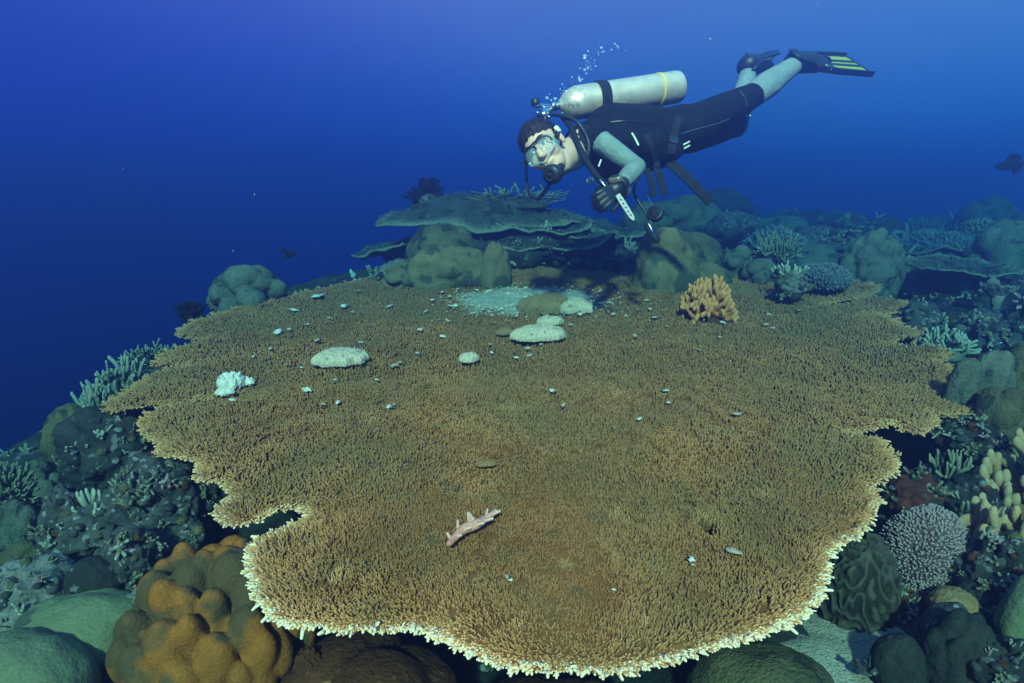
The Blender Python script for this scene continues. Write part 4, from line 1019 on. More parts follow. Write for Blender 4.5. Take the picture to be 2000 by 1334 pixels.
plain_mat('fish_dark', (.004, .004, .006), rough=.7, spec=.1); plain_mat('fish_pale', (.35, .38, .36), rough=.4)
fish((1976, 322, 4.6), .30, 'fish_dark', 'dark fish cut by the right edge of the photo, above the far reef', (0, -.1, .15), deep=.27)
fish((566, 497, 4.2), .10, 'fish_dark', 'small dark fish in open water above the left lobed coral head', (0, .5, 3.3), deep=.5)
fish((553, 490, 4.5), .07, 'fish_dark', 'tinier fish just left of the small dark fish in open water', (0, .1, .3), deep=.5)
fish((688, 535, 3.9), .07, 'fish_pale', 'tiny pale upright fish left of the lumpy coral wall', (0, 1.2, .6), deep=.34)
def specks():
    g = Geo(); D, F = ico(1); r = np.random.default_rng(8)
    for (x, y, s) in [(1387,76,3),(1465,226,4),(497,380,2.4),(455,490,2.4),(1560,60,1.4),(380,450,1.2),(60,645,1.6),(1595,10,2),(1745,280,1.2),(300,200,1.2),(700,120,1.2),(240,330,1.2),(1610,330,1.2)]:
        dep = r.uniform(1.6, 2.6); g.add(at(x, y, dep) + D * m(s / 2, dep), F)
    o = link('drifting_specks', g.mesh('drifting_specks', MATS['bone_white'])); tag(o, 'white specks drifting in the open water', 'particles', None, 'stuff')
specks()

def build_water():
    lo = np.array([-12.0, -2.5, -11.0]); hi = np.array([12.0, 18.0, 2.56])
    V = np.array([[x, y, z] for x in (lo[0], hi[0]) for y in (lo[1], hi[1]) for z in (lo[2], hi[2])])
    F = np.array([[0, 1, 3, 2], [4, 6, 7, 5], [0, 4, 5, 1], [2, 3, 7, 6], [0, 2, 6, 4], [1, 5, 7, 3]])
    mt = bpy.data.materials.new('sea_water'); mt.use_nodes = True; n, l = mt.node_tree.nodes, mt.node_tree.links
    n.clear(); out = n.new('ShaderNodeOutputMaterial'); pv = n.new('ShaderNodeVolumePrincipled')
    pv.inputs['Color'].default_value = (*WATER_SCATTER, 1); pv.inputs['Absorption Color'].default_value = (*WATER_ABSORB, 1)
    pv.inputs['Density'].default_value = WATER_DENSITY; pv.inputs['Anisotropy'].default_value = 0.75
    l.new(pv.outputs['Volume'], out.inputs['Volume'])
    o = link('haze', Geo().add(V, F).mesh('haze', mt, False)); tag(o, 'blue sea water', None, None, 'stuff')
build_water()

# ================================================================ the diver
plain_mat('skin', (.66, .37, .25), rough=.5, spec=.3, vary=.06, vscale=12, bump=.1)
plain_mat('suit_black', (.0045, .0045, .0055), rough=.8, spec=.14, vary=.3, vscale=30, bump=1.0, bscale=24)
plain_mat('sleeve_teal', (.16, .20, .18), rough=.8, spec=.15, vary=.18, vscale=14, bump=.8, bscale=28)
plain_mat('legging_grey', (.20, .22, .215), rough=.8, spec=.15, vary=.15, vscale=14, bump=.8, bscale=28)
plain_mat('seam_grey', (.05, .05, .055), rough=.8, vary=.4)
plain_mat('rubber', (.012, .012, .013), rough=.45, spec=.4, vary=.2)
plain_mat('webbing', (.016, .016, .018), rough=.85, spec=.1, vary=.3, bump=.4, bscale=400)
plain_mat('hair', (.022, .012, .008), rough=.55, spec=.3, vary=.5, vscale=60, bump=.6, bscale=160)
plain_mat('tank_paint', (.82, .62, .44), rough=.36, metal=.62, spec=.5, vary=.16, vscale=22)
plain_mat('chrome', (.55, .56, .58), rough=.2, metal=1.0, vary=.1)
plain_mat('brass', (.34, .26, .15), rough=.35, metal=.6, vary=.2)
def yellow_mat():
    mt = plain_mat('fin_yellow', (.72, .66, .03), rough=.45, vary=.08); n, l = mt.node_tree.nodes, mt.node_tree.links
    tr = n.new('ShaderNodeBsdfTranslucent'); tr.inputs['Color'].default_value = (.80, .72, .04, 1); mx = n.new('ShaderNodeMixShader'); mx.inputs['Fac'].default_value = .55
    out = n['Material Output']; l.new(n['Principled BSDF'].outputs['BSDF'], mx.inputs[1]); l.new(tr.outputs['BSDF'], mx.inputs[2]); l.new(mx.outputs['Shader'], out.inputs['Surface'])
yellow_mat()      # translucent plastic
plain_mat('band_yellow', (.80, .52, .03), rough=.6, vary=.08)
plain_mat('cream_plastic', (.72, .72, .45), rough=.4, vary=.06)
plain_mat('white_plastic', (.46, .40, .34), rough=.4, vary=.06)
plain_mat('eye_white', (.75, .70, .66), rough=.2, vary=.03)
plain_mat('eye_dark', (.02, .012, .008), rough=.15, vary=.1)
def glass_mat(name, col, rough=.03, alpha=.22):
    mt = bpy.data.materials.new(name); mt.use_nodes = True; n, l = mt.node_tree.nodes, mt.node_tree.links
    bs = n['Principled BSDF']; bs.inputs['Base Color'].default_value = hexc(*col); bs.inputs['Roughness'].default_value = rough
    bs.inputs['Alpha'].default_value = alpha; bs.inputs['Specular IOR Level'].default_value = .5
    tc = n.new('ShaderNodeTexCoord'); nz = n.new('ShaderNodeTexNoise'); nz.inputs['Scale'].default_value = 30; l.new(tc.outputs['Object'], nz.inputs['Vector'])
    mr = n.new('ShaderNodeMapRange'); mr.inputs['To Min'].default_value = rough; mr.inputs['To Max'].default_value = rough + .08
    l.new(nz.outputs['Fac'], mr.inputs['Value']); l.new(mr.outputs['Result'], bs.inputs['Roughness'])
    MATS[name] = mt; return mt
glass_mat('mask_glass', (.45, .62, .62), .03, .17); glass_mat('mask_skirt', (.40, .52, .52), .3, .38); glass_mat('bubble', (.85, .95, 1.0), .05, .28)

class Body:
    """collects tapered capsules and ellipsoids; fused into one skin by voxel remeshing"""
    def __init__(s): s.g = Geo(); s.bones = []
    def cap(s, a, b, ra, rb, mi, lat=None, k=1.0, label=True):
        a, b = np.asarray(a, float), np.asarray(b, float); L = np.linalg.norm(b - a); t = (b - a) / max(L, 1e-6)
        A, B = frame_of(t[None]); A, B = A[0], B[0]; n = 20; an = np.arange(n) * 2 * math.pi / n; V = []
        prof = [(-ra * math.cos(x), ra * math.sin(x), 0) for x in np.linspace(.12, math.pi / 2, 6)] + [(L * q, ra + (rb - ra) * q, q) for q in (.25, .5, .75)] + [(L + rb * math.cos(x), rb * math.sin(x), 1) for x in np.linspace(math.pi / 2, .12, 6)]
        for (h, r, q) in prof:
            off = r * (np.cos(an)[:, None] * A + np.sin(an)[:, None] * B)
            if lat is not None: off = off + (off @ lat)[:, None] * lat * (k - 1)
            V.append(a + t * h + off)
        m_ = len(prof); V = np.concatenate(V + [[a - t * ra, b + t * rb]]); i = np.arange(n); j = (i + 1) % n
        F4 = np.concatenate([np.stack([r * n + i, r * n + j, (r + 1) * n + j, (r + 1) * n + i], 1) for r in range(m_ - 1)])
        F3 = np.concatenate([np.stack([j, i, np.full(n, m_ * n)], 1), np.stack([(m_ - 1) * n + i, (m_ - 1) * n + j, np.full(n, m_ * n + 1)], 1)])
        s.g.add2(V, F3, F4)
        if label: s.bones.append((a, b, ra, rb, mi))
        return s
    def ell(s, c, rad, M, mi):
        D, F = ico(4); s.g.add(np.asarray(c) + (D * np.asarray(rad)) @ np.asarray(M).T, F); s.bones.append((np.asarray(c), np.asarray(c), min(rad), min(rad), mi)); return s
    def chain(s, P, R, mi, lat=None, k=1.0):
        for i in range(len(P) - 1): s.cap(P[i], P[i + 1], R[i], R[i + 1], mi if not isinstance(mi, (list, tuple)) else mi[i], lat, k)
        return s
    def build(s, name, mats, voxel=.006, smooth=5, parent=None):
        me = s.g.mesh(name + '_raw', mats[0]); o = bpy.data.objects.new(name + '_raw', me); COL.objects.link(o)
        md = o.modifiers.new('r', 'REMESH'); md.mode = 'VOXEL'; md.voxel_size = voxel; md.use_smooth_shade = True
        ms = o.modifiers.new('s', 'SMOOTH'); ms.factor = .5; ms.iterations = smooth
        bpy.context.view_layer.update(); dg = bpy.context.evaluated_depsgraph_get()
        new = bpy.data.meshes.new_from_object(o.evaluated_get(dg)); bpy.data.objects.remove(o); bpy.data.meshes.remove(me)
        new.name = name; new.materials.clear()
        for mt in mats: new.materials.append(mt)
        n = len(new.polygons); C = np.zeros(n * 3, np.float32); new.polygons.foreach_get('center', C); C = C.reshape(-1, 3)
        if s.bones:
            best = np.full(n, 9.0); lab = np.zeros(n, int)
            for a, b, ra, rb, mi in s.bones:
                d = b - a; t = np.clip(((C - a) @ d) / max(d @ d, 1e-9), 0, 1); e = np.linalg.norm(C - (a + t[:, None] * d), axis=1) - (ra + (rb - ra) * t)
                w = e < best; best[w] = e[w]; lab[w] = mi
            new.polygons.foreach_set('material_index', lab.astype(np.int32))
        new.polygons.foreach_set('use_smooth', np.ones(n, bool)); new.update()
        o = link(name, new, parent)
        return o

def build_diver():
    pr = at(1340, 290, 3.05)
    root = thing('person', 'scuba diver in black vest and shorty with teal sleeves, gliding over the reef', 'person', pr)
    org = np.array(pr)
    def fix(o):      # parts are modelled in place; hang them under the diver
        o.parent = root; o.location = -org; return o
    def part(name, g, mats, smooth=True): return fix(link(name, g.mesh(name, mats, smooth)))
    # joints
    LS, RS = at(1160, 268, 2.72), at(1150, 285, 3.04)
    lat = unit(LS - RS)
    neck = at(1136, 280, 2.84); chest = at(1195, 266, 2.88); belly = at(1268, 268, 2.96); pelv = at(1338, 252, 3.04)
    LH, RH = at(1348, 248, 2.95), at(1346, 262, 3.15)
    LK, LA = at(1468, 188, 3.14), at(1556, 124, 3.40)
    RK, RA = at(1436, 244, 3.34), at(1462, 138, 3.62)
    LE, LW = at(1243, 326, 2.60), at(1207, 366, 2.42)
    RE, RW = at(1215, 372, 2.98), at(1176, 372, 2.74)
    hs = 1.01; HC = at(1064, 291, 2.52)
    def cv(v): return np.array(AX_R) * v[0] + AX_U * v[1] - AX_F * v[2]
    f = unit(np.array([-.34, -.30, .89])); u = np.array([-.64, .72, .12]); u = unit(u - f * (u @ f)); l = np.cross(u, f)
    HM = np.stack([cv(l), cv(f), cv(u)], 1) * hs
    H = lambda p: HC + HM @ np.asarray(p, float)
    SKIN, BLK, TEAL, GREY, GLV = range(5)
    b = Body()
    for c, r in (((0, -.012, .035), (.076, .096, .086)), ((0, .026, -.03), (.060, .064, .085)), ((0, .036, -.072), (.050, .052, .045)), ((0, .072, -.098), (.022, .020, .018)),
                 ((.034, .058, -.032), (.030, .030, .032)), ((-.034, .058, -.032), (.030, .030, .032)), ((.030, .079, .024), (.030, .014, .011)), ((-.030, .079, .024), (.030, .014, .011)),
                 ((0, .088, -.064), (.025, .013, .013)), ((.079, -.008, -.005), (.011, .022, .033)), ((-.079, -.008, -.005), (.011, .022, .033)), ((.011, .100, -.034), (.010, .010, .009)), ((-.011, .100, -.034), (.010, .010, .009))):
        b.ell(H(c), r, HM, SKIN)
    b.cap(H((0, .088, .012)), H((0, .108, -.028)), .010, .014, SKIN)
    b.cap(H((0, -.025, -.075)), neck, .060, .064, SKIN)
    # trunk, wider than deep
    b.chain([neck, chest, belly, pelv], [.085, .125, .120, .118], BLK, lat, 1.30)
    b.cap(LS, RS, .070, .070, BLK)
    b.chain([LH, LH * .5 + LK * .5, LK], [.098, .084, .064], BLK); b.chain([RH, RH * .5 + RK * .5, RK], [.098, .084, .064], BLK)
    kL = LK + unit(LA - LK) * .022; kR = RK + unit(RK - RH) * .012 - AX_U * .01
    b.chain([kL, LK * .66 + LA * .34, LK * .3 + LA * .7, LA], [.064, .070, .056, .048], GREY)
    b.chain([kR, RK * .66 + RA * .34, RK * .3 + RA * .7, RA], [.060, .066, .054, .046], GREY)
    toeL = at(1612, 122, 3.55); toeR = at(1500, 128, 3.86)
    b.cap(LA, toeL, .038, .034, BLK, None); b.cap(RA, toeR, .038, .034, BLK, None)
    # arms
    s1 = LS + unit(LE - LS) * .045
    b.chain([s1, LS * .5 + LE * .5, LE], [.052, .047, .039], TEAL); b.chain([LE, LE * .6 + LW * .4, LW], [.040, .039, .030], TEAL)
    b.chain([RS, RE], [.056, .044], TEAL); b.chain([RE, RW], [.042, .031], TEAL)
    def hand(W, d, pn, side):
        d = unit(d); pn = unit(pn - d * (pn @ d)); s = np.cross(d, pn) * side
        b.cap(W - d * .03, W + d * .015, .032, .030, GLV)
        for i, (o_, Lf) in enumerate(((.030, .070), (.010, .080), (-.010, .074), (-.029, .058))):
            k0 = W + d * .02 + s * o_ * .6; k1 = W + d * .085 + s * o_ + pn * .004; b.cap(k0, k1, .0125, .0110, GLV)
            a1 = unit(d * .75 + pn * .65 + s * o_ * 4); a2 = unit(d * .15 + pn * 1.0); a3 = unit(-d * .5 + pn * .8)
            p1 = k1 + a1 * Lf * .45; p2 = p1 + a2 * Lf * .33; p3 = p2 + a3 * Lf * .25
            b.cap(k1, p1, .0102, .0096, GLV); b.cap(p1, p2, .0096, .0088, GLV); b.cap(p2, p3, .0088, .0078, GLV)
        t0 = W + d * .025 + s * .026; t1 = t0 + unit(s * .8 + d * .6 + pn * .3) * .038; t2 = t1 + unit(s * .2 + d * .7 + pn * .7) * .032
        b.cap(t0, t1, .0145, .0125, GLV); b.cap(t1, t2, .0125, .010, GLV)
    hand(LW, at(1182, 386, 2.36) - LW, -AX_U * .6 - AX_R * .8, 1)
    hand(RW, at(1158, 392, 2.66) - RW, -AX_U * .5 + AX_R * .2 - AX_F * .6, -1)
    body = fix(b.build('body', [MATS['skin'], MATS['suit_black'], MATS['sleeve_teal'], MATS['legging_grey'], MATS['rubber']], .0058, 4))
    # eyes, brows
    for sgn in (-1, 1):
        g = Geo(); D, F = ico(3); c = H((.031 * sgn, .0775, .006)); g.add(c + (D * np.array([.0120, .010, .0052])) @ HM.T, F, 0, 0)
        look = unit(cv((-.45, -.25, .85))); g.add(c + look * .0072 * hs + (D * .0060), F, 0, 1)
        part('eye', g, [MATS['eye_white'], MATS['eye_dark']])
        g = Geo(); tube(g, smooth_path([H((.012 * sgn, .0955, .028)), H((.032 * sgn, .0935, .035)), H((.052 * sgn, .078, .029))], 4), [.003] * 4 + [.0042] * 4 + [.002], 6); part('eyebrow', g, MATS['hair'])
    # hair: shell over the crown with tufts
    D, F = ico(5); r = np.random.default_rng(3)
    rr = 1 + .05 * fbm(D * 7, 3, 5) + .03 * fbm(D * 18, 2, 6)
    P = D * rr[:, None] * np.array([.0800, .1005, .0895]) + np.array([0, -.015, .038])
    hl = np.where(P[:, 1] > .02, .058 - .25 * np.abs(P[:, 0]), -.055 + .9 * np.maximum(0, P[:, 1] + .03))
    keep = (P[:, 2] > hl); kf = keep[F].all(1)
    g = Geo(); g.add(HC + P @ HM.T, F[kf]); 
    B = P[keep]; N = D[keep] + np.array([0, .25, .10]); sel = r.uniform(size=len(B)) < .75
    N = N * .5 + np.array([.1, -.7, .1]) + r.normal(0, .35, N.shape)
    prongs(g, (HC + B @ HM.T)[sel], (N @ HM.T)[sel], .011 * r.uniform(.5, 1.5, sel.sum()), .0016, 3)
    part('hair', g, MATS['hair'])
    # mask: skirt, frame, two lenses, strap
    mroot = link('mask', None); fix(mroot); mroot.location = -org
    def mpart(name, g, mats): o = link(name, g.mesh(name, mats), mroot); return o
    def rr_loop(w, h, y, n=40, e=3.2, dz=-.010, bow=.018):
        a = np.linspace(0, 2 * math.pi, n, endpoint=False); x = w * np.sign(np.cos(a)) * np.abs(np.cos(a)) ** (2 / e); z = h * np.sign(np.sin(a)) * np.abs(np.sin(a)) ** (2 / e)
        z = z - np.where(z < 0, .018 * (np.exp(-(x / .018) ** 2) - .3), 0)
        return np.stack([x, y - bow * (x / w) ** 2, z + dz], 1)
    l0, l1, l2 = rr_loop(.074, .046, .060, bow=.030), rr_loop(.075, .046, .092), rr_loop(.066, .038, .104)
    g = Geo(); n = 40; i = np.arange(n); j = (i + 1) % n; V = np.concatenate([l0, l1, l2])
    g.add(HC + V @ HM.T, np.concatenate([np.stack([i, j, j + n, i + n], 1), np.stack([i + n, j + n, j + 2 * n, i + 2 * n], 1)])); mpart('skirt', g, MATS['mask_skirt'])
    g = Geo(); tube(g, HC + l2[:21] @ HM.T, .0040, 8); tube(g, [H((0, .105, .027)), H((0, .106, .004))], .0035, 6); mpart('frame', g, MATS['rubber'])
    g = Geo(); tube(g, HC + np.concatenate([l2[20:], l2[:1]]) @ HM.T, .0036, 8); mpart('lower_frame', g, MATS['mask_skirt'])
    for sgn in (-1, 1):
        a = np.linspace(0, 2 * math.pi, 24, endpoint=False); x = (.034 + .030 * np.sign(np.cos(a)) * np.abs(np.cos(a)) ** .6) * sgn; z = .032 * np.sign(np.sin(a)) * np.abs(np.sin(a)) ** .6 - .010
        y = .105 - .018 * (x / .068) ** 2; ring = np.stack([x, y, z], 1); g = Geo(); V = np.concatenate([ring, ring - np.array([0, .004, 0]), [[.034 * sgn, .104, -.010]], [[.034 * sgn, .100, -.010]]]); i = np.arange(24); j = (i + 1) % 24
        g.add(HC + V @ HM.T, np.concatenate([np.stack([i, j, np.full(24, 48)], 1), np.stack([j + 24, i + 24, np.full(24, 49)], 1)])); g.F4.append(np.stack([i, i + 24, j + 24, j], 1)); g.M4.append(np.zeros(24)); mpart('lens', g, MATS['mask_glass'])
    g = Geo()
    for dz in (-.006, .006):
        a = np.linspace(-.15, math.pi + .15, 22); x = .087 * np.cos(a); y = .055 - .16 * np.sin(a).clip(-.1, 1) ; tube(g, HC + np.stack([x, y, np.full(22, .004 + dz) + .02 * np.sin(a)], 1) @ HM.T, .0062, 6)
    mpart('strap', g, MATS['rubber'])
    g = Geo(); c = H((.090, .000, .022)); A, B_, C_ = HM[:, 0], HM[:, 1], HM[:, 2]
    D, F = ico(3); W = np.sign(D) * np.abs(D) ** .45; g.add(c + (W * np.array([.008, .017, .015])) @ HM.T, F); mpart('buckle', g, MATS['cream_plastic'])
    # vest over the trunk: bladder, shoulder straps, pocket, cummerbund
    v = Body(); up = AX_U; ch, be, pe = chest + up * .012, belly + up * .004, pelv
    v.chain([neck * .55 + chest * .45, ch, be * .9 + pe * .1], [.098, .137, .136], 0, lat, 1.28)
    v.cap(LS + up * .035, chest + lat * .14 - up * .06, .052, .060, 0); v.cap(chest + lat * .13 - up * .05, belly + lat * .13 - up * .045, .060, .072, 0); v.cap(belly + lat * .12 - up * .07, belly + lat * .10 - up * .07 + AX_R * .09, .070, .055, 0)
    v.cap(RS + up * .035, chest - lat * .14 - up * .06, .052, .060, 0); v.cap(chest - lat * .13 - up * .05, belly - lat * .12 - up * .06, .060, .072, 0)
    v.cap(neck + up * .055 + lat * .06 + AX_R * .03, chest + up * .10, .036, .05, 0); v.cap(chest + up * .10, belly + up * .105, .055, .05, 0, lat, 1.5)
    v.cap(at(1188, 322, 2.86), at(1285, 306, 2.92), .062, .062, 0, lat, 1.3)
    fix(v.build('vest', [MATS['suit_black']], .0075, 3))
    def ribbon(name, P, w, th, mat, wd, n=5):
        P = smooth_path(P, n); T = unit(np.gradient(P, axis=0)); wd = np.broadcast_to(wd, P.shape); W = unit(wd - T * (wd * T).sum(1, keepdims=True)); N = np.cross(T, W); k = len(P)
        V = np.concatenate([P + W * w / 2 + N * th / 2, P - W * w / 2 + N * th / 2, P - W * w / 2 - N * th / 2, P + W * w / 2 - N * th / 2])
        i = np.arange(k - 1); F = np.concatenate([np.stack([a * k + i, a * k + i + 1, ((a + 1) % 4) * k + i + 1, ((a + 1) % 4) * k + i], 1) for a in range(4)] + [np.array([[0, k, 2 * k, 3 * k]]), np.array([[k - 1, 4 * k - 1, 3 * k - 1, 2 * k - 1]])])
        return part(name, Geo().add(V, F), MATS[mat], False)
    ribbon('strap', [at(1306, 316, 2.86), at(1340, 345, 2.86), at(1366, 372, 2.87), at(1388, 396, 2.88)], .045, .012, 'webbing', AX_R * .7 + AX_U * .7)
    ribbon('strap', [at(1280, 322, 2.80), at(1290, 350, 2.80), at(1298, 380, 2.80)], .030, .010, 'webbing', AX_R)
    ribbon('strap', [at(1262, 330, 2.76), at(1272, 356, 2.76), at(1276, 384, 2.77)], .026, .010, 'webbing', AX_R)
    ribbon('pull_cord', [at(1234, 260, 2.655), at(1241, 272, 2.65), at(1247, 284, 2.65)], .008, .006, 'white_plastic', AX_R)
    ribbon('pull_cord', [at(1174, 312, 2.62), at(1171, 320, 2.615), at(1169, 326, 2.61)], .007, .006, 'white_plastic', AX_R)
    for dy in (0, 8): ribbon('pull_cord', [at(1328, 285 + dy, 2.86), at(1338, 281 + dy, 2.86), at(1347, 276 + dy, 2.86)], .007, .006, 'white_plastic', AX_U)
    bpy.context.view_layer.update(); dgr = bpy.context.evaluated_depsgraph_get()
    def laid(name, pix, w, mat, lift=.004, n=5, th=.005):
        out = []
        for (px, py) in smooth_path(np.array([(a, b_, 0.0) for a, b_ in pix]), n)[:, :2]:
            ok, co, no, _, ob, _ = SC.ray_cast(dgr, Vector(CAM), Vector(unit(ray(px, py))), distance=3.6)
            if ok and ob.parent == root: out.append(np.array(co) - unit(ray(px, py)) * lift)
        if len(out) > 2:
            P = np.array(out)
            for _ in range(2): P[1:-1] = .5 * P[1:-1] + .25 * (P[:-2] + P[2:])
            d0 = P[-1] - P[0]; ribbon(name, P, w, th, mat, unit(np.cross(d0, AX_F)), 2)
    laid('shoulder_strap', [(1146, 246), (1140, 262), (1142, 285), (1152, 312), (1166, 338)], .040, 'webbing', .006)
    laid('waist_strap', [(1322, 226), (1316, 250), (1312, 275), (1308, 300)], .050, 'webbing', .005)
    laid('chest_strap', [(1262, 262), (1272, 285), (1280, 308), (1284, 326)], .026, 'webbing', .006)
    laid('seam', [(1330, 262), (1360, 252), (1395, 243), (1425, 232)], .003, 'seam_grey', .002, 6, .002)
    laid('seam', [(1180, 240), (1215, 236), (1250, 238), (1290, 240)], .004, 'rubber', .003, 6, .003)
    laid('knee_pad_seam', [(1444, 176), (1456, 192), (1458, 208)], .003, 'seam_grey', .002, 5, .002)
    laid('side_release_buckle', [(1316, 268), (1315, 274), (1314, 280)], .040, 'rubber', .012, 3, .014)
    g = Geo(); D, F = ico(2); g.add(at(1152, 354, 2.60) + D * np.array([.016, .010, .014]) * (1 + .3 * D[:, 2:3]), F); part('toggle', g, MATS['white_plastic'], False)
    # fins
    def fin(label, A, ang_pt, wdir, toe, L=.58):
        fr = link('fin', None); fix(fr); fr['label'] = label
        x = unit(ang_pt - A); w = unit(wdir - x * (wdir @ x)); nrm = np.cross(x, w)
        def loc(P): return A + P[:, :1] * x + P[:, 1:2] * w + P[:, 2:3] * nrm
        def slab(name, st, th, mat):      # stations: (x, half width lo, half width hi, height)
            n = len(st); V = []
            for (px_, lo_, hi_, z_) in st: V += [[px_, lo_, z_ + th / 2], [px_, hi_, z_ + th / 2], [px_, hi_, z_ - th / 2], [px_, lo_, z_ - th / 2]]
            i = np.arange(n - 1); F = np.concatenate([np.stack([i * 4 + a, i * 4 + (a + 1) % 4, i * 4 + 4 + (a + 1) % 4, i * 4 + 4 + a], 1) for a in range(4)] + [np.array([[0, 1, 2, 3]]), np.array([[4 * n - 1, 4 * n - 2, 4 * n - 3, 4 * n - 4]])])
            return link(name, Geo().add(loc(np.array(V, float)), F).mesh(name, MATS[mat], False), fr)
        bd = Body(); o = lambda *p: loc(np.array([p], float))[0]
        bd.cap(o(-.03, 0, 0), o(.10, 0, 0), .058, .056, 0, w, 1.15); bd.cap(o(.10, 0, 0), o(.20, 0, .0), .050, .028, 0, w, 1.7); bd.cap(o(-.03, 0, 0) + AX_U * .02, o(-.055, 0, 0) + AX_U * .068, .036, .009, 0)
        bd.bones = []; pk = bd.build('foot_pocket', [MATS['rubber']], .007, 3); pk.parent = fr
        zs = ((.14, 0.0), (.24, -.004), (.40, -.012), (L - .03, -.02)); spread_ = (.070, .092, .104, .110)
        def strip(name, lo_, hi_, th, mat, a=0): slab(name, [(z_[0], lo_ * w_, hi_ * w_, z_[1]) for z_, w_ in list(zip(zs, spread_))[a:]], th, mat)
        for lo_, hi_ in ((-1, -.78), (-.36, -.10), (.10, .36), (.78, 1)): strip('blade_rib', lo_, hi_, .010, 'rubber')
        for lo_, hi_ in ((-.78, -.36), (.36, .78)): strip('stripe', lo_, hi_, .005, 'fin_yellow', 1)
        strip('stripe', -.10, .10, .005, 'fin_yellow', 1)
        slab('blade', [(.13, -.078, .078, .002), (.25, -.092, .092, -.004)], .012, 'rubber')
        slab('blade_tip', [(L - .03, -.111, .111, -.02), (L, -.104, .104, -.021)], .010, 'rubber')
        for sgn in (-1, 1): slab('rail', [(.10, sgn * .066 - .008, sgn * .066 + .008, 0), (.24, sgn * .098 - .008, sgn * .098 + .008, -.004), (L - .01, sgn * .114 - .005, sgn * .114 + .005, -.02)], .034, 'rubber')
        bk = Body(); bk.cap(o(.115, .040, .0) - AX_F * .030, o(.185, .030, .0) - AX_F * .030 - AX_U * .01, .018, .014, 0); bk.cap(o(.175, .0, .0) - AX_F * .035 - AX_U * .02, o(.20, -.05, .0) - AX_F * .03 - AX_U * .03, .009, .009, 0); bk.bones = []; q = bk.build('buckle', [MATS['fin_yellow']], .006, 2); q.parent = fr
        g = Geo(); tube(g, smooth_path([o(.115, .060, .0), o(.03, .066, .03), o(-.06, .045, .045), o(-.085, 0, .05), o(-.06, -.045, .045), o(.03, -.066, .03), o(.115, -.060, .0)], 5), .009, 6); link('heel_strap', g.mesh('heel_strap', MATS['rubber']), fr)
        return fr
    fin('fin with yellow-green stripes on the nearer foot', LA + AX_R * .012 + AX_U * .006, at(1718, 119, 3.74), AX_U * .70 + AX_F * .62, toeL)
    fin('dark fin on the farther foot', RA + AX_U * .03, at(1512, 136, 4.35), AX_U * .45 + AX_F * .2 + AX_R * .6, toeR)
    # wrist computer with its loose strap
    wc = thing('wrist_computer', 'brass coloured wrist computer with pale loose strap on the diver\'s near wrist', 'dive computer', LW)
    wo = np.array(LW); fa = unit(LW - LE); g = Geo(); D, F = ico(4); E = np.sign(D) * np.abs(D) ** .5
    sd = unit(np.cross(fa, AX_F)); ou = unit(-AX_F * .8 - AX_R * .5); ou = unit(ou - fa * (ou @ fa)); sd = np.cross(fa, ou); M3 = np.stack([fa, sd, ou], 1)
    link('housing', g.add(fa * .004 + ou * .036 + (E * np.array([.022, .026, .012])) @ M3.T, F).mesh('housing', MATS['brass']), wc)
    g = Geo(); link('dial', g.add(fa * .004 + ou * .0485 + (D * np.array([.015, .018, .003])) @ M3.T, F).mesh('dial', MATS['rubber']), wc)
    g = Geo(); a = np.linspace(0, 2 * math.pi, 25); tube(g, .036 * (np.cos(a)[:, None] * ou + np.sin(a)[:, None] * sd) + fa * .004, .007, 6, cap=False); link('wrist_band', g.mesh('wrist_band', MATS['rubber']), wc)
    P0, P1 = at(1206, 380, 2.38) - wo, at(1238, 430, 2.40) - wo; x = unit(P1 - P0); L = np.linalg.norm(P1 - P0); w = unit(np.cross(x, AX_F)); nn = np.cross(x, w)
    g = Geo(); st = np.array([0, .3, .6, .85, .96, 1.0]); hw = np.array([.0095, .0112, .0105, .0095, .006, .002])
    V = np.concatenate([P0 + np.outer(st * L, x) + np.outer(hw * sg, w) + nn * dn for sg, dn in ((1, .002), (-1, .002), (-1, -.002), (1, -.002))]); k = 6; i = np.arange(k - 1)
    link('strap', g.add(V, np.concatenate([np.stack([a * k + i, a * k + i + 1, ((a + 1) % 4) * k + i + 1, ((a + 1) % 4) * k + i], 1) for a in range(4)])).mesh('strap', MATS['white_plastic'], False), wc)
    for t in (.2, .35, .5, .65, .8):
        g = Geo(); c = P0 + x * L * t; a = np.arange(10) * .6283; ring = .0030 * (np.cos(a)[:, None] * x * 1.5 + np.sin(a)[:, None] * w); V = np.concatenate([c + ring + nn * .0026, c + ring - nn * .0026]); i = np.arange(10); j = (i + 1) % 10
        F3 = [[0, q, q + 1] for q in range(1, 9)] + [[10, 10 + q + 1, 10 + q] for q in range(1, 9)]; link('strap_hole', g.add2(V, F3, np.stack([i, j, j + 10, i + 10], 1)).mesh('strap_hole', MATS['rubber'], False), wc)

def lathe(g, A, B, prof, k=28, mi=0):
    """turn a profile (distance along the axis, radius) about the axis A-B"""
    t = unit(np.asarray(B) - A); a, b = frame_of(t[None]); a, b = a[0], b[0]; an = np.arange(k) * 2 * math.pi / k
    V = np.concatenate([A + t * h + r * (np.cos(an)[:, None] * a + np.sin(an)[:, None] * b) for h, r in prof]); i = np.arange(k); j = (i + 1) % k
    g.add(V, np.concatenate([np.stack([q * k + i, q * k + j, (q + 1) * k + j, (q + 1) * k + i], 1) for q in range(len(prof) - 1)]), 0, mi)

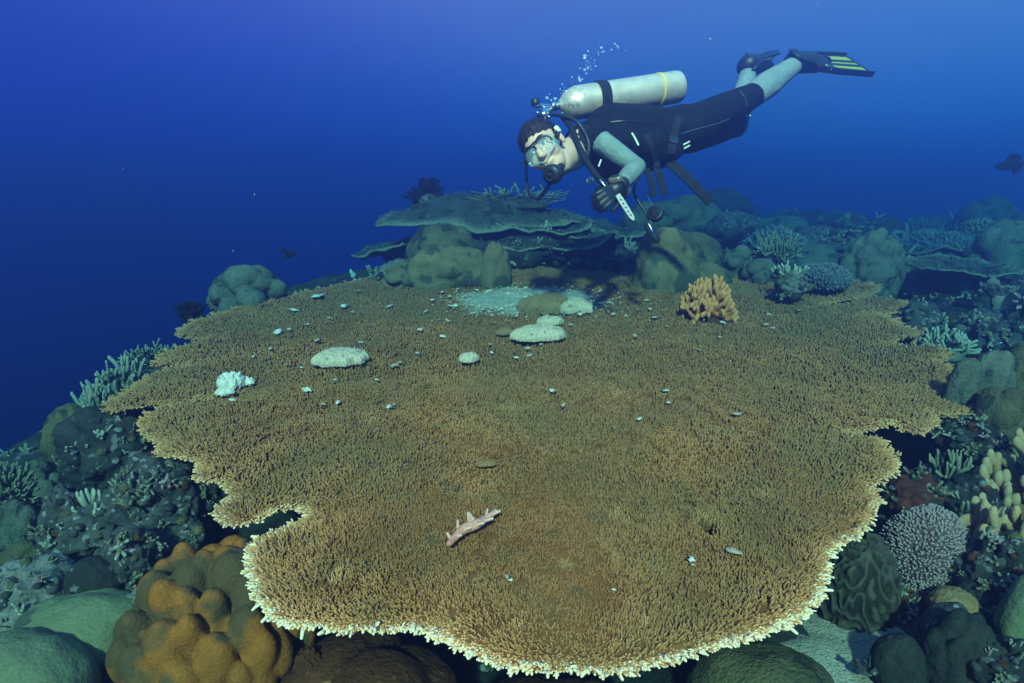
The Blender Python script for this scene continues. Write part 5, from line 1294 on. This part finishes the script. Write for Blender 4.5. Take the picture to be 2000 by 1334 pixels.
def build_gear():
    A, B = at(1092, 206, 2.86), at(1328, 169, 3.02); t = unit(B - A); L = np.linalg.norm(B - A); R = .0765
    root = thing('scuba_tank', 'pale metal scuba tank with black strap and yellow band on the diver\'s back', 'scuba tank', (A + B) / 2); org = np.array(root.location)
    def part(name, g, mat, smooth=True, par=None):
        g.V = [v - org for v in g.V]; return link(name, g.mesh(name, MATS[mat], smooth), par or root)
    g = Geo(); lathe(g, A, B, [(0, .002), (0, .020), (.006, .022), (.016, .036), (.034, .054), (.058, .067), (.085, R)] + [(x, R) for x in np.linspace(.10, L - .03, 8)] + [(L - .016, R * .985), (L - .006, R * .93), (L, R * .80), (L, .002)], 40); part('cylinder', g, 'tank_paint')
    def band(name, c, w, th, mat, tilt=0.0):
        g = Geo(); d = unit(t + AX_U * tilt); p = A + t * c; lathe(g, p - d * w / 2, p + d * w / 2, [(0, R), (0, R + th), (w, R + th), (w, R)], 40); return part(name, g, mat, False)
    bnd = band('cam_band', .215, .050, .006, 'webbing', -.06); band('yellow_band', L - .125, .007, .004, 'band_yellow', -.10)
    g = Geo(); D, F = ico(3); E = np.sign(D) * np.abs(D) ** .5; c = A + t * .225 - AX_U * .058 - AX_F * .052; g.add(c + E * np.array([.028, .012, .012]), F); part('cam_buckle', g, 'rubber')
    g = Geo(); lathe(g, A + t * .004, A - t * .05, [(0, .018), (.02, .018), (.022, .022), (.045, .022), (.05, .012), (.054, .002)], 20); part('valve', g, 'chrome')
    kn = at(1047, 206, 2.82); g = Geo(); lathe(g, kn + AX_U * .0, kn + AX_U * .03 - AX_R * .006, [(0, .003), (0, .018), (.006, .020), (.024, .020), (.030, .016), (.031, .002)], 16); part('valve_knob', g, 'rubber')
    g = Geo(); tube(g, [A - t * .03, kn], .011, 8); part('valve_stem', g, 'chrome')
    # regulator: first stage, hoses, second stage
    reg = thing('regulator', 'black scuba regulator with chrome first stage and mouthpiece in the diver\'s mouth', 'regulator', at(1062, 226, 2.80)); ro = np.array(reg.location)
    def rp(name, g, mat, smooth=True): g.V = [v - ro for v in g.V]; return link(name, g.mesh(name, MATS[mat], smooth), reg)
    fs = at(1062, 224, 2.80); g = Geo(); lathe(g, fs + AX_U * .030, fs - AX_U * .034, [(0, .002), (0, .015), (.010, .019), (.018, .019), (.020, .025), (.044, .025), (.048, .018), (.062, .016), (.064, .002)], 18)
    tube(g, [fs, A - t * .035], .014, 8)
    for q in ((-.03, .005, .01), (-.026, -.012, -.01), (.022, -.018, .02)): tube(g, [fs, fs + AX_R * q[0] + AX_U * q[1] - AX_F * q[2]], .008, 8)
    rp('first_stage', g, 'chrome')
    s2 = at(1080, 340, 2.40); nd = unit(-AX_F * .75 - AX_R * .45 - AX_U * .35); g = Geo()
    lathe(g, s2 - nd * .030, s2 + nd * .03, [(0, .002), (0, .022), (.012, .034), (.024, .039), (.040, .039), (.050, .036), (.056, .028), (.058, .002)], 26); tube(g, [s2 - nd * .02, s2 - nd * .07 - AX_R * .0 + AX_U * .02], .016, 10); rp('second_stage', g, 'rubber')
    g = Geo(); lathe(g, s2 + nd * .027, s2 + nd * .034, [(0, .024), (.005, .024), (.006, .019), (.003, .017), (.003, .002)], 22); lathe(g, s2 + nd * .028, s2 + nd * .036, [(0, .010), (.007, .009), (.008, .002)], 14); rp('purge_cover', g, 'webbing')
    g = Geo(); tube(g, smooth_path([s2 + AX_R * .030 + AX_U * .006, at(1103, 336, 2.46), at(1140, 318, 2.62), at(1150, 280, 2.66), at(1128, 240, 2.66), at(1095, 226, 2.72), fs + AX_R * .02], 7), .0085, 8); rp('hose', g, 'rubber')
    g = Geo(); tube(g, smooth_path([fs - AX_R * .02, at(1040, 250, 2.84), at(1030, 300, 2.78), at(1028, 345, 2.62), at(1034, 378, 2.56), at(1052, 388, 2.50), at(1066, 370, 2.44), at(1078, 352, 2.41)], 7), .0070, 8); rp('hose', g, 'rubber')
    # corrugated inflator hose down the chest
    inf = thing('inflator_hose', 'ribbed black inflator hose running down the diver\'s chest', 'hose', at(1150, 300, 2.62)); io = np.array(inf.location)
    P = smooth_path([at(1098, 226, 2.78), at(1116, 250, 2.66), at(1130, 285, 2.585), at(1152, 325, 2.53), at(1180, 362, 2.48)], 12); P = P - io; s = np.arange(len(P)); g = Geo(); Q = smooth_path(P, 3); tube(g, Q, .0125 + .0022 * np.sin(np.arange(len(Q)) * 2.1), 9); link('corrugated_tube', g.mesh('corrugated_tube', MATS['webbing']), inf)
    g = Geo(); tube(g, [P[-1], P[-1] + (at(1196, 378, 2.46) - at(1180, 362, 2.48))], .016, 10); link('inflator_grip', g.mesh('inflator_grip', MATS['rubber']), inf)
    g = Geo(); tube(g, [at(1172, 352, 2.455) - io, at(1182, 364, 2.45) - io], .005, 8); link('inflator_button', g.mesh('inflator_button', MATS['chrome']), inf)
    # gauge console hanging below
    c = at(1280, 418, 2.72); con = thing('gauge_console', 'black gauge console dangling on its hose below the diver', 'gauge', c); co = np.array(con.location)
    def cp(name, g, mat, smooth=True): g.V = [v - co for v in g.V]; return link(name, g.mesh(name, MATS[mat], smooth), con)
    g = Geo(); tube(g, smooth_path([at(1250, 340, 2.80), at(1238, 372, 2.76), at(1252, 402, 2.74), at(1270, 432, 2.72), at(1272, 448, 2.72)], 6), .0065, 8); cp('hose', g, 'rubber')
    g = Geo(); tube(g, smooth_path([at(1262, 380, 2.76), at(1268, 390, 2.74), at(1274, 400, 2.72)], 4), .003, 6); cp('clip', g, 'chrome')
    g = Geo(); nd = unit(-AX_F * .8 - AX_R * .3 + AX_U * .2); lathe(g, c - nd * .018, c + nd * .018, [(0, .002), (0, .028), (.008, .036), (.030, .036), (.036, .030), (.036, .002)], 22); cp('gauge', g, 'rubber')
    g = Geo(); lathe(g, c + nd * .017, c + nd * .022, [(0, .026), (.003, .026), (.004, .002)], 20); cp('gauge_face', g, 'webbing')
    g = Geo(); tube(g, [at(1264, 440, 2.71), at(1272, 455, 2.71), at(1282, 468, 2.71)], [.016, .019, .017], 10); cp('octopus_holder', g, 'rubber')
    g = Geo(); tube(g, [at(1266, 436, 2.69), at(1274, 452, 2.685)], [.005, .005], 8); cp('swivel', g, 'chrome')

def build_bubbles():
    g = Geo(); D, F = ico(2); r = np.random.default_rng(44); path = np.array([(1095, 195), (1100, 180), (1118, 166), (1132, 146), (1146, 124), (1162, 106), (1182, 94), (1208, 90)], float)
    for q in range(95):
        t = r.uniform(0, 1) ** 1.5 * (len(path) - 1); i = min(int(t), len(path) - 2); p = path[i] + (path[i + 1] - path[i]) * (t - i); sp = 9 if i else 14
        p = p + r.normal(0, sp, 2) * np.array([1, .7]); dep = 2.74 + r.normal(0, .03); s = m(r.uniform(.6, 2.0) + (1.5 if r.uniform() < .15 else 0), dep)
        g.add(at(p[0], p[1], dep) + D * s * np.array([1.15, 1.15, .8]), F)
    o = link('bubble_stream', g.mesh('bubble_stream', MATS['bubble'])); tag(o, 'stream of small silvery bubbles rising from behind the diver\'s head', 'bubbles', None, 'stuff')
build_diver(); build_gear(); build_bubbles()
